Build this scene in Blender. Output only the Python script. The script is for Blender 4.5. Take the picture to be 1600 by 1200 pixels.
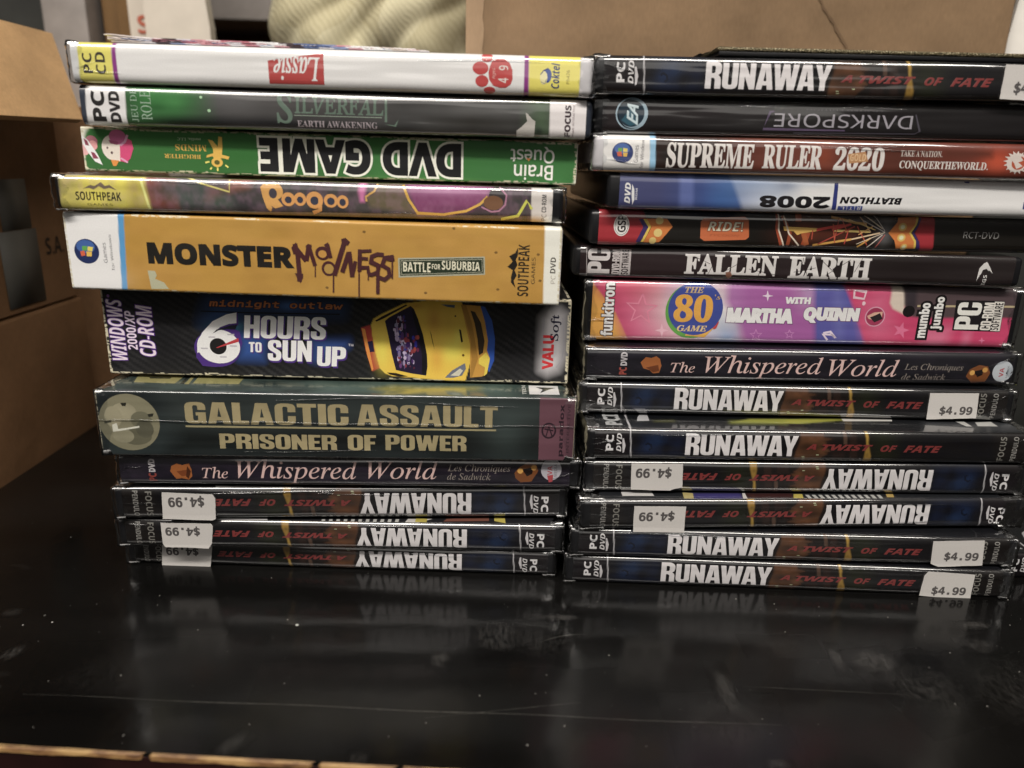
import bpy, bmesh, math, os, random
import numpy as np
from mathutils import Vector, Matrix
from mathutils.geometry import tessellate_polygon

for _o in list(bpy.data.objects):
    bpy.data.objects.remove(_o)
SC = bpy.context.scene
COL = SC.collection
MM = 0.001
random.seed(4)

# ------------------------------------------------------------------ camera
CAM = {'f': 1162.84, 'pitch': 0.28686, 'roll': 0.02583, 'yaw': 0.02781, 'h': 173.85}
def setup_camera():
    p, r, y = CAM['pitch'], CAM['roll'], CAM['yaw']
    fwd = Vector((math.sin(y) * math.cos(p), math.cos(y) * math.cos(p), -math.sin(p)))
    right = Vector((math.cos(y), -math.sin(y), 0))
    up = right.cross(fwd)
    rr = right * math.cos(r) + up * math.sin(r)
    uu = -right * math.sin(r) + up * math.cos(r)
    cd = bpy.data.cameras.new('camera')
    cd.sensor_width = 36
    cd.lens = CAM['f'] / 1600 * 36
    cd.clip_start, cd.clip_end = 0.01, 60
    cd.dof.use_dof = True
    cd.dof.focus_distance = 0.32
    cd.dof.aperture_fstop = 8
    co = bpy.data.objects.new('camera', cd)
    COL.objects.link(co)
    m = Matrix((rr, uu, -fwd)).transposed().to_4x4()
    m.translation = Vector((0, 0, CAM['h'] * MM))
    co.matrix_world = m
    SC.camera = co
setup_camera()

# ------------------------------------------------------------------ light: a room lit by ceiling lamps, plus an added fill behind the camera, no daylight
W = bpy.data.worlds.new('World')
SC.world = W
W.use_nodes = True
W.node_tree.nodes['Background'].inputs['Color'].default_value = (1.0, .90, .80, 1)
W.node_tree.nodes['Background'].inputs['Strength'].default_value = WORLD_S = 0.03

def area(name, loc, aim, sx, sy, watts, col):
    ld = bpy.data.lights.new(name, 'AREA')
    ld.shape = 'RECTANGLE'
    ld.size, ld.size_y, ld.energy, ld.color = sx, sy, watts, col
    o = bpy.data.objects.new(name, ld)
    COL.objects.link(o)
    o.location = loc
    o.rotation_euler = (Vector(aim) - Vector(loc)).to_track_quat('-Z', 'Y').to_euler()
    return o
area('ceiling_tube', (.05, -.62, 1.50), (.05, .3, .1), 2.1, .13, 42, (1, .94, .86))
area('ceiling_bounce', (-.42, -.55, 1.35), (.02, .32, .14), 1.0, .75, 15, (1, .93, .86))
area('fill_behind_camera', (.2, -2.0, .95), (0, .3, .1), 2.2, .9, 4.8, (1, .95, .88))  # added soft fill that gives the film its grey reflections
SC.view_settings.view_transform = 'Standard'
SC.view_settings.look = 'None'
SC.view_settings.exposure = -.26
SC.view_settings.gamma = 1
SC.view_settings.use_curve_mapping = False
SC.cycles.max_bounces = 8
SC.cycles.transparent_max_bounces = 16
SC.cycles.sample_clamp_indirect = 4

# ------------------------------------------------------------------ helpers
def lin(h, g=1.0):
    if isinstance(h, str):
        c = [int(h[i:i + 2], 16) / 255 for i in (0, 2, 4)]
    else:
        c = h
    v = np.array([min(.86, g * (x / 12.92 if x <= .04045 else ((x + .055) / 1.055) ** 2.4)) for x in c])
    return v + (v @ np.array([.25, .6, .15]) - v) * .15

def nodes(name):
    m = bpy.data.materials.new(name)
    m.use_nodes = True
    nt = m.node_tree
    return m, nt, nt.nodes['Principled BSDF']

def noise_node(nt, scale, detail=3, own=False, sc=None):
    n = nt.nodes.new('ShaderNodeTexNoise')
    n.inputs['Scale'].default_value = scale
    n.inputs['Detail'].default_value = detail
    tc = nt.nodes.new('ShaderNodeTexCoord')
    if sc:
        mp = nt.nodes.new('ShaderNodeMapping')
        mp.inputs['Scale'].default_value = sc
        nt.links.new(tc.outputs['Object'], mp.inputs['Vector'])
        nt.links.new(mp.outputs['Vector'], n.inputs['Vector'])
        if own:     # every object its own part of the pattern
            oi = nt.nodes.new('ShaderNodeObjectInfo')
            mu = nt.nodes.new('ShaderNodeMath')
            mu.operation = 'MULTIPLY'
            mu.inputs[1].default_value = 9
            nt.links.new(oi.outputs['Random'], mu.inputs[0])
            cx = nt.nodes.new('ShaderNodeCombineXYZ')
            for k in range(3): nt.links.new(mu.outputs[0], cx.inputs[k])
            nt.links.new(cx.outputs[0], mp.inputs['Location'])
    else:
        nt.links.new(tc.outputs['Object'], n.inputs['Vector'])
    return n

def ramp(nt, src, stops):
    r = nt.nodes.new('ShaderNodeValToRGB')
    e = r.color_ramp.elements
    while len(e) < len(stops):
        e.new(.5)
    for k, (p, c) in enumerate(stops):
        e[k].position = p
        e[k].color = (*c, 1) if len(c) == 3 else c
    nt.links.new(src, r.inputs['Fac'])
    return r

def bump(nt, b, src, dist, strength=1.0, coat=False):
    n = nt.nodes.new('ShaderNodeBump')
    n.inputs['Distance'].default_value = dist
    n.inputs['Strength'].default_value = strength
    nt.links.new(src, n.inputs['Height'])
    nt.links.new(n.outputs['Normal'], b.inputs['Normal'])
    if coat:
        nt.links.new(n.outputs['Normal'], b.inputs['Coat Normal'])

def plain(name, hexc, rough=.5, g=1.0, var=.12, nscale=60, sc=None, spec=.5, coat=0, bdist=0):
    m, nt, b = nodes(name)
    c = lin(hexc, g)
    n = noise_node(nt, nscale, 4, sc=sc)
    r = ramp(nt, n.outputs['Fac'], [(.3, tuple(c * (1 - var))), (.7, tuple(np.minimum(c * (1 + var), .9)))])
    nt.links.new(r.outputs['Color'], b.inputs['Base Color'])
    b.inputs['Roughness'].default_value = rough
    b.inputs['Specular IOR Level'].default_value = spec
    b.inputs['Coat Weight'].default_value = coat
    b.inputs['Coat Roughness'].default_value = .1
    if bdist:
        bump(nt, b, n.outputs['Fac'], bdist)
    return m

def print_mat(name, rough, coat, wr=.0003, crough=.09):
    """printed paper: the colours of the print come with the mesh, the film over it is the coat"""
    m, nt, b = nodes(name)
    a = nt.nodes.new('ShaderNodeAttribute')
    a.attribute_name = 'Print'
    g = noise_node(nt, 2600, 2)
    mx = nt.nodes.new('ShaderNodeMixRGB')
    mx.blend_type = 'MULTIPLY'
    mx.inputs['Fac'].default_value = .35
    gr = ramp(nt, g.outputs['Fac'], [(.25, (.62, .62, .62)), (.75, (1, 1, 1))])
    nt.links.new(a.outputs['Color'], mx.inputs['Color1'])
    nt.links.new(gr.outputs['Color'], mx.inputs['Color2'])
    nt.links.new(mx.outputs['Color'], b.inputs['Base Color'])
    n = noise_node(nt, 55, 2, own=True, sc=(.4, .6, 1.6))
    big = noise_node(nt, 26, 2, own=True, sc=(.5, 1, 4.0))
    ad = nt.nodes.new('ShaderNodeMath')
    ad.operation = 'MULTIPLY_ADD'
    ad.inputs[1].default_value = 2.6
    nt.links.new(big.outputs['Fac'], ad.inputs[0])
    nt.links.new(n.outputs['Fac'], ad.inputs[2])
    rr = nt.nodes.new('ShaderNodeMapRange')
    rr.inputs['From Min'].default_value, rr.inputs['From Max'].default_value = .3, .7
    rr.inputs['To Min'].default_value, rr.inputs['To Max'].default_value = rough * .8, rough * 1.3
    nt.links.new(n.outputs['Fac'], rr.inputs['Value'])
    nt.links.new(rr.outputs['Result'], b.inputs['Roughness'])
    b.inputs['Specular IOR Level'].default_value = .35
    b.inputs['Coat Weight'].default_value = coat
    b.inputs['Coat Roughness'].default_value = crough
    b.inputs['Coat IOR'].default_value = 2.1 if coat > .5 else 1.5     # film, air gap and sleeve together
    bump(nt, b, ad.outputs[0], wr, .9, True)
    return m

def film_mat():
    m, nt, b = nodes('clear_film')
    out = nt.nodes['Material Output']
    nt.nodes.remove(b)
    t = nt.nodes.new('ShaderNodeBsdfTransparent')
    t.inputs['Color'].default_value = (.93, .94, .95, 1)
    gl = nt.nodes.new('ShaderNodeBsdfGlossy')
    gl.inputs['Roughness'].default_value = .16
    fr = nt.nodes.new('ShaderNodeFresnel')
    fr.inputs['IOR'].default_value = 1.55
    ad = nt.nodes.new('ShaderNodeMath')
    ad.operation = 'ADD'
    ad.inputs[1].default_value = .02
    mx = nt.nodes.new('ShaderNodeMixShader')
    n = noise_node(nt, 130, 3)
    bp = nt.nodes.new('ShaderNodeBump')
    bp.inputs['Distance'].default_value = .0007
    nt.links.new(n.outputs['Fac'], bp.inputs['Height'])
    nt.links.new(bp.outputs['Normal'], gl.inputs['Normal'])
    nt.links.new(bp.outputs['Normal'], fr.inputs['Normal'])
    nt.links.new(fr.outputs['Fac'], ad.inputs[0])
    nt.links.new(ad.outputs[0], mx.inputs['Fac'])
    nt.links.new(t.outputs[0], mx.inputs[1])
    nt.links.new(gl.outputs[0], mx.inputs[2])
    nt.links.new(mx.outputs[0], out.inputs['Surface'])
    return m

M = dict(
    sleeve=print_mat('printed_sleeve_under_film', .42, 1.0),
    card=print_mat('printed_card', .5, .12, .00012, .25),
    wrapped=print_mat('printed_card_under_film', .42, .9, .0003, .12),
    sticker=print_mat('sticker_paper', .7, 0, .00008),
    black=plain('black_plastic', '17171a', .34, var=.2, nscale=90, bdist=.0002),
    navy=plain('dark_blue_plastic', '2a303c', .34, var=.15),
    milky=plain('milky_plastic', 'd8d4d6', .35, var=.05, bdist=.0002),
    white_card=plain('white_card', 'e4dfd6', .6, var=.08),
    cream_card=plain('raw_card_edge', 'cfc6a4', .8, var=.15),
    green_card=plain('green_card', '2f6a2e', .5),
    film=film_mat(),
)

def mesh_obj(name, verts, faces, mats, parent=None, cols=None, smooth=False, mi=None):
    me = bpy.data.meshes.new(name)
    me.from_pydata([tuple(v) for v in verts], [], [tuple(f) for f in faces])
    for m in (mats if isinstance(mats, (list, tuple)) else [mats]):
        me.materials.append(m)
    if cols is not None:
        at = me.color_attributes.new('Print', 'FLOAT_COLOR', 'POINT')
        a = np.ones((len(verts), 4), np.float32)
        a[:, :3] = cols
        at.data.foreach_set('color', a.ravel())
    if smooth:
        me.polygons.foreach_set('use_smooth', [True] * len(me.polygons))
    if mi is not None:
        me.polygons.foreach_set('material_index', mi)
    me.update()
    o = bpy.data.objects.new(name, me)
    COL.objects.link(o)
    if parent:
        o.parent = parent
    return o

def tag(o, label=None, cat=None, group=None, kind=None):
    if label: o['label'] = label
    if cat: o['category'] = cat
    if group: o['group'] = group
    if kind: o['kind'] = kind
    return o

def thing(name, label, cat, loc=(0, 0, 0), group=None):
    o = bpy.data.objects.new(name, None)
    COL.objects.link(o)
    o.location = loc
    o.empty_display_size = .02
    return tag(o, label, cat, group)

def rbox(name, x0, y0, z0, x1, y1, z1, r, mat, parent=None, seg=3):
    bm = bmesh.new()
    bmesh.ops.create_cube(bm, size=1)
    for v in bm.verts:
        v.co = Vector((x0 + (v.co.x + .5) * (x1 - x0), y0 + (v.co.y + .5) * (y1 - y0), z0 + (v.co.z + .5) * (z1 - z0)))
    if r:
        bmesh.ops.bevel(bm, geom=bm.edges[:], offset=r, segments=seg, affect='EDGES', profile=.5)
    me = bpy.data.meshes.new(name)
    bm.to_mesh(me)
    bm.free()
    me.materials.append(mat)
    me.polygons.foreach_set('use_smooth', [seg > 1] * len(me.polygons))
    o = bpy.data.objects.new(name, me)
    COL.objects.link(o)
    if parent: o.parent = parent
    return o

# ------------------------------------------------------------------ lettering
def _rr(x0, y0, x1, y1, r, n=4):
    r = min(r, (x1 - x0) / 2, (y1 - y0) / 2)
    pts = []
    for cx, cy, a0 in ((x1 - r, y1 - r, 0), (x0 + r, y1 - r, 90), (x0 + r, y0 + r, 180), (x1 - r, y0 + r, 270)):
        for k in range(n + 1):
            a = math.radians(a0 + 90 * k / n)
            pts.append((cx + r * math.cos(a), cy + r * math.sin(a)))
    return pts
_s = .205
POSTER = {   # heavy condensed poster capitals: advance width, [outline, holes...]
 'I': (.21, [[(0, 0), (.21, 0), (.21, 1), (0, 1)]]),
 'L': (.42, [[(0, 0), (.42, 0), (.42, .17), (.21, .17), (.21, 1), (0, 1)]]),
 'T': (.50, [[(.145, 0), (.355, 0), (.355, .83), (.5, .83), (.5, 1), (0, 1), (0, .83), (.145, .83)]]),
 'E': (.44, [[(0, 0), (.44, 0), (.44, .17), (.21, .17), (.21, .43), (.40, .43), (.40, .59), (.21, .59), (.21, .83), (.44, .83), (.44, 1), (0, 1)]]),
 'F': (.42, [[(0, 0), (.21, 0), (.21, .41), (.38, .41), (.38, .58), (.21, .58), (.21, .83), (.42, .83), (.42, 1), (0, 1)]]),
 'H': (.54, [[(0, 0), (.205, 0), (.205, .42), (.335, .42), (.335, 0), (.54, 0), (.54, 1), (.335, 1), (.335, .6), (.205, .6), (.205, 1), (0, 1)]]),
 'N': (.56, [[(0, 0), (.19, 0), (.19, .50), (.37, 0), (.56, 0), (.56, 1), (.37, 1), (.37, .52), (.19, 1), (0, 1)]]),
 'A': (.60, [[(0, 0), (.20, 0), (.225, .17), (.375, .17), (.40, 0), (.60, 0), (.455, 1), (.145, 1)], [(.25, .33), (.35, .33), (.30, .76)]]),
 'V': (.58, [[(.18, 0), (.40, 0), (.58, 1), (.37, 1), (.29, .36), (.21, 1), (0, 1)]]),
 'W': (.88, [[(.12, 0), (.37, 0), (.44, .50), (.51, 0), (.76, 0), (.88, 1), (.68, 1), (.625, .42), (.55, 1), (.33, 1), (.255, .42), (.20, 1), (0, 1)]]),
 'Y': (.58, [[(.19, 0), (.39, 0), (.39, .36), (.58, 1), (.37, 1), (.29, .62), (.21, 1), (0, 1), (.19, .36)]]),
 'M': (.72, [[(0, 0), (.18, 0), (.18, .6), (.29, 0), (.43, 0), (.54, .6), (.54, 0), (.72, 0), (.72, 1), (.46, 1), (.36, .5), (.26, 1), (0, 1)]]),
 'R': (.55, [[(0, 0), (.205, 0), (.205, .40), (.28, .40), (.325, .36), (.335, .30), (.335, 0), (.545, 0), (.545, .32), (.52, .43), (.44, .50), (.52, .57), (.55, .68), (.55, .82), (.52, .91), (.45, .97), (.36, 1), (0, 1)], [(.205, .57), (.30, .57), (.335, .62), (.335, .79), (.30, .84), (.205, .84)]]),
 'P': (.55, [[(0, 0), (.205, 0), (.205, .38), (.38, .38), (.47, .41), (.53, .48), (.55, .58), (.55, .82), (.52, .91), (.45, .97), (.36, 1), (0, 1)], [(.205, .54), (.30, .54), (.335, .59), (.335, .79), (.30, .84), (.205, .84)]]),
 'D': (.54, [[(0, 0), (.36, 0), (.46, .03), (.52, .10), (.54, .2), (.54, .8), (.52, .90), (.46, .97), (.36, 1), (0, 1)], [(.205, .16), (.30, .16), (.335, .2), (.335, .8), (.30, .84), (.205, .84)]]),
 'O': (.54, [_rr(0, 0, .54, 1, .2), _rr(.205, .15, .335, .85, .06)]),
 'U': (.54, [[(0, 1), (0, .2), (.02, .10), (.08, .03), (.18, 0), (.36, 0), (.46, .03), (.52, .10), (.54, .2), (.54, 1), (.335, 1), (.335, .2), (.31, .16), (.23, .16), (.205, .2), (.205, 1)]]),
 'C': (.54, [[(.54, .60), (.335, .60), (.335, .8), (.31, .85), (.23, .85), (.205, .8), (.205, .2), (.23, .15), (.31, .15), (.335, .2), (.335, .42), (.54, .42), (.54, .2), (.52, .10), (.46, .03), (.36, 0), (.18, 0), (.08, .03), (.02, .10), (0, .2), (0, .8), (.02, .90), (.08, .97), (.18, 1), (.36, 1), (.46, .97), (.52, .90), (.54, .8)]]),
 'G': (.54, [[(.54, .64), (.335, .64), (.335, .8), (.31, .85), (.23, .85), (.205, .8), (.205, .2), (.23, .15), (.31, .15), (.335, .2), (.335, .38), (.28, .38), (.28, .53), (.54, .53), (.54, 0), (.42, 0), (.40, .06), (.33, 0), (.18, 0), (.08, .03), (.02, .10), (0, .2), (0, .8), (.02, .90), (.08, .97), (.18, 1), (.36, 1), (.46, .97), (.52, .90), (.54, .8)]]),
 'S': (.53, [[(.52, .66), (.325, .66), (.325, .8), (.30, .86), (.23, .86), (.205, .8), (.205, .72), (.24, .65), (.45, .50), (.52, .41), (.53, .3), (.53, .18), (.50, .08), (.44, .02), (.36, 0), (.18, 0), (.08, .03), (.02, .10), (0, .2), (0, .36), (.2, .36), (.2, .2), (.225, .15), (.305, .15), (.33, .2), (.33, .29), (.30, .36), (.09, .51), (.02, .6), (0, .7), (0, .82), (.03, .92), (.09, .98), (.18, 1), (.35, 1), (.45, .97), (.50, .9), (.52, .8)]]),
 '-': (.26, [[(0, .38), (.26, .38), (.26, .55), (0, .55)]]),
}
FONTDIR = bpy.utils.system_resource('DATAFILES', path='fonts')
_fonts = {}
def vfont(n):
    if n not in _fonts:
        try:
            _fonts[n] = bpy.data.fonts.load(os.path.join(FONTDIR, n))
        except Exception:
            _fonts[n] = None
    return _fonts[n]
_BASE = {'SB': (0x1D5D4, 0x1D5EE, 0x1D7EC), 'SBI': (0x1D63C, 0x1D656, 0x1D7EC), 'SI': (0x1D608, 0x1D622, 0x1D7E2), 'B': (0x1D400, 0x1D41A, 0x1D7CE),
         'SLAB': (0x1D400, 0x1D41A, 0x1D7CE), 'I': (0x1D434, 0x1D44E, 0x1D7CE), 'BI': (0x1D468, 0x1D482, 0x1D7CE)}
def letters(s, font):
    if font not in _BASE or vfont('NotoSansMath-Regular.woff2') is None:
        return s
    up, lo, di = _BASE[font]
    r = ''
    for ch in s:
        if 'A' <= ch <= 'Z': r += chr(up + ord(ch) - 65)
        elif font == 'I' and ch == 'h': r += '\u210e'
        elif 'a' <= ch <= 'z': r += chr(lo + ord(ch) - 97)
        elif '0' <= ch <= '9': r += chr(di + ord(ch) - 48)
        else: r += ch
    return r
_tc = {}
def text_geo(s, font):
    """flat triangles of a word, in em units"""
    key = (s, font)
    if key in _tc: return _tc[key]
    if font in ('IMP', 'RUN'):
        V, Fc, x = [], [], 0
        for i, ch in enumerate(s):
            if ch == ' ':
                x += .3; continue
            w, polys = POSTER[ch]
            h = 1.0 if (font == 'IMP' or i == 0) else .95
            pv = [[Vector((px + x, py * h, 0)) for px, py in poly] for poly in polys]
            flat = [p for q in pv for p in q]
            b = len(V)
            V += [(p.x, p.y) for p in flat]
            Fc += [tuple(b + k for k in t) for t in tessellate_polygon(pv)]
            x += w + (-.015 if font == 'RUN' and ch in 'AWY' else .045)
        V = np.array(V)
    else:
        fn = {'M': 'DejaVuSansMono.woff2'}.get(font, 'NotoSansMath-Regular.woff2')
        cu = bpy.data.curves.new('t', 'FONT')
        cu.body = letters(s, font)
        f = vfont(fn)
        if f: cu.font = f
        cu.resolution_u = 3
        o = bpy.data.objects.new('t', cu)
        COL.objects.link(o)
        bpy.context.view_layer.update()
        me = bpy.data.meshes.new_from_object(o)
        V = np.array([v.co[:2] for v in me.vertices])
        Fc = [tuple(p.vertices) for p in me.polygons]
        bpy.data.objects.remove(o)
        bpy.data.curves.remove(cu)
        bpy.data.meshes.remove(me)
    _tc[key] = (V, Fc)
    return _tc[key]

def ccw(V, F):
    out = []
    for f in F:
        for k in range(1, len(f) - 1):
            g = (f[0], f[k], f[k + 1])
            p, q, r = V[g[0]], V[g[1]], V[g[2]]
            s = (q[0] - p[0]) * (r[1] - p[1]) - (q[1] - p[1]) * (r[0] - p[0])
            if abs(s) > 1e-12:
                out.append(g if s > 0 else g[::-1])
    return out

def outset(V, F, e):
    """a rim of width e round filled letters; it falls away slightly so that crossing rims never share a plane"""
    cnt = {}
    for f in F:
        for i in range(3):
            a, b = f[i], f[(i + 1) % 3]
            cnt[(a, b)] = 1
    nxt = {}
    for a, b in cnt:
        if (b, a) not in cnt: nxt[a] = b
    VV, FF, DZ = [], [], []
    seen = set()
    for st in nxt:
        if st in seen: continue
        loop, k = [], st
        while k not in seen and k in nxt:
            seen.add(k); loop.append(k); k = nxt[k]
        if len(loop) < 3: continue
        P = V[loop]
        keep = [i for i in range(len(P)) if np.linalg.norm(P[i] - P[i - 1]) > 1e-5]
        P = P[keep]
        n = len(P)
        if n < 3: continue
        d = np.roll(P, -1, 0) - P
        d /= np.linalg.norm(d, axis=1)[:, None] + 1e-12
        nr = np.stack([d[:, 1], -d[:, 0]], 1)
        m = nr + np.roll(nr, 1, 0)
        ml = np.linalg.norm(m, axis=1)
        m = m / (ml[:, None] + 1e-9) * np.minimum(2.0, 1 / np.maximum(.3, ml / 2))[:, None]
        Q = P + m * e
        b = len(VV)
        VV += list(P) + list(Q)
        DZ += [0] * n + [-.010] * n
        for i in range(n):
            j = (i + 1) % n
            FF.append((b + i, b + n + i, b + n + j, b + j))
    return np.array(VV), FF, np.array(DZ)

def text_polys(it, g):
    """-> list of (verts mm, faces, colour, height offset) lowest first"""
    _, col, s, font, box, o = it
    off = o.get('off', 0) + (.018 if font == 'SLAB' else 0)
    V, Fc = text_geo(s, font)
    V = V.copy()
    if o.get('sh'): V[:, 0] += V[:, 1] * o['sh']
    r = o.get('rot', 0)
    if r == 90: V = np.stack([-V[:, 1], V[:, 0]], 1)
    if r == 180: V = -V
    lo, hi = V.min(0), V.max(0)
    sc = np.array([(box[2] - box[0]) / (hi[0] - lo[0]), (box[3] - box[1]) / (hi[1] - lo[1])])
    e = off * math.sqrt(abs(sc[0] * sc[1]))
    B0, B1 = np.array(box[:2]) + e, np.array(box[2:]) - e
    V = B0 + (V - lo) * (B1 - B0) / (hi - lo)
    Fc = ccw(V, Fc)
    res = []
    def put(V, Fc, col, e):
        if e > 0:
            W_, F2, dz = outset(V, Fc, e)
            if len(W_): res.append((W_, F2, col, dz))
        res.append((V, Fc, col, 0))
    em = math.sqrt(abs(sc[0] * sc[1]))
    if 'shadow' in o:
        c, du, dv = o['shadow']
        put(V + np.array([du, dv]), Fc, lin(c, g), e)
    if 'out' in o and o['out'][1]:
        c, x = o['out']
        W_, F2, dz = outset(V, Fc, e + x * em)
        res.append((W_, F2, lin(c, g), dz))
    put(V, Fc, lin(col, g), e)
    return res

def line_poly(w, pts):
    V, Fc = [], []
    pts = [np.array(p, float) for p in pts]
    n = len(pts)
    for i, p in enumerate(pts):
        a = pts[max(i - 1, 0)]; b = pts[min(i + 1, n - 1)]
        d = b - a
        d = d / (np.linalg.norm(d) + 1e-9)
        nn = np.array([-d[1], d[0]]) * w / 2
        if 0 < i < n - 1:
            d1 = (p - a) / (np.linalg.norm(p - a) + 1e-9)
            nn = nn / max(.55, abs(d1 @ d))
        V += [p + nn, p - nn]
    for i in range(n - 1):
        Fc.append((2 * i, 2 * i + 1, 2 * i + 3, 2 * i + 2))
    return np.array(V), Fc

def vec_geo(items, g):
    out = []
    for it in items:
        k = it[0]
        if k == 'P':
            pv = [Vector((*p, 0)) for p in it[2]]
            out.append((np.array(it[2], float), [tuple(t) for t in tessellate_polygon([pv])], lin(it[1], g), 0))
        elif k == 'E':
            _, c, u, v, ru, rv = it
            n = 40
            V = np.array([(u + ru * math.cos(2 * math.pi * i / n), v + rv * math.sin(2 * math.pi * i / n)) for i in range(n)])
            out.append((V, [tuple(range(n))], lin(c, g), 0))
        elif k == 'L':
            V, Fc = line_poly(it[2], it[3])
            out.append((V, Fc, lin(it[1], g), 0))
        elif k == 'T':
            out += text_polys(it, g)
    return out

# ------------------------------------------------------------------ prints
def vnoise(U, V, su, sv, seed):
    """smooth value noise, cell size su x sv mm, two octaves, 0..1"""
    rs = np.random.RandomState(seed * 77 + 5)
    T = rs.rand(97, 97)
    def one(a, b):
        ia, ib = np.floor(a).astype(int), np.floor(b).astype(int)
        fa, fb = a - ia, b - ib
        fa, fb = fa * fa * (3 - 2 * fa), fb * fb * (3 - 2 * fb)
        g = lambda i, j: T[i % 97, j % 97]
        return (g(ia, ib) * (1 - fa) + g(ia + 1, ib) * fa) * (1 - fb) + (g(ia, ib + 1) * (1 - fa) + g(ia + 1, ib + 1) * fa) * fb
    return .65 * one(U / su + 40, V / sv + 40) + .35 * one(U / su * 2.3 + 11, V / sv * 2.3 + 7)

def paint(items, U, V, g):
    C = np.zeros(U.shape + (3,)) + .05
    mix = lambda C, c, a: C + (c - C) * a[..., None]
    for it in items:
        c = lin(it[1], g)
        if it[0] == 'F':
            C = np.zeros(U.shape + (3,)) + c
        elif it[0] == 'B':
            _, _, u, v, ru, rv, a = it
            C = mix(C, c, a * np.exp(-(((U - u) / (ru + .01)) ** 2 + ((V - v) / (rv + .01)) ** 2)))
        elif it[0] == 'N':
            _, _, a, su, sv, seed = it
            n = vnoise(U, V, su, sv, seed)
            C = mix(C, c, a * np.clip((n - .35) / .4, 0, 1))
        elif it[0] == 'Q':
            _, _, pts, soft, a = it
            P = np.array(pts)
            inside = np.zeros(U.shape, bool)
            dist = np.full(U.shape, 1e9)
            n = len(P)
            for i in range(n):
                p, q = P[i], P[(i + 1) % n]
                d = q - p
                t = np.clip(((U - p[0]) * d[0] + (V - p[1]) * d[1]) / (d @ d + 1e-9), 0, 1)
                dist = np.minimum(dist, np.hypot(U - p[0] - t * d[0], V - p[1] - t * d[1]))
                cond = (p[1] > V) != (q[1] > V)
                with np.errstate(divide='ignore', invalid='ignore'):
                    xi = (q[0] - p[0]) * (V - p[1]) / (q[1] - p[1] + 1e-12) + p[0]
                inside ^= cond & (U < xi)
            sd = np.where(inside, dist, -dist)
            C = mix(C, c, a * np.clip(sd / soft * .5 + .5, 0, 1))
    return C

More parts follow.
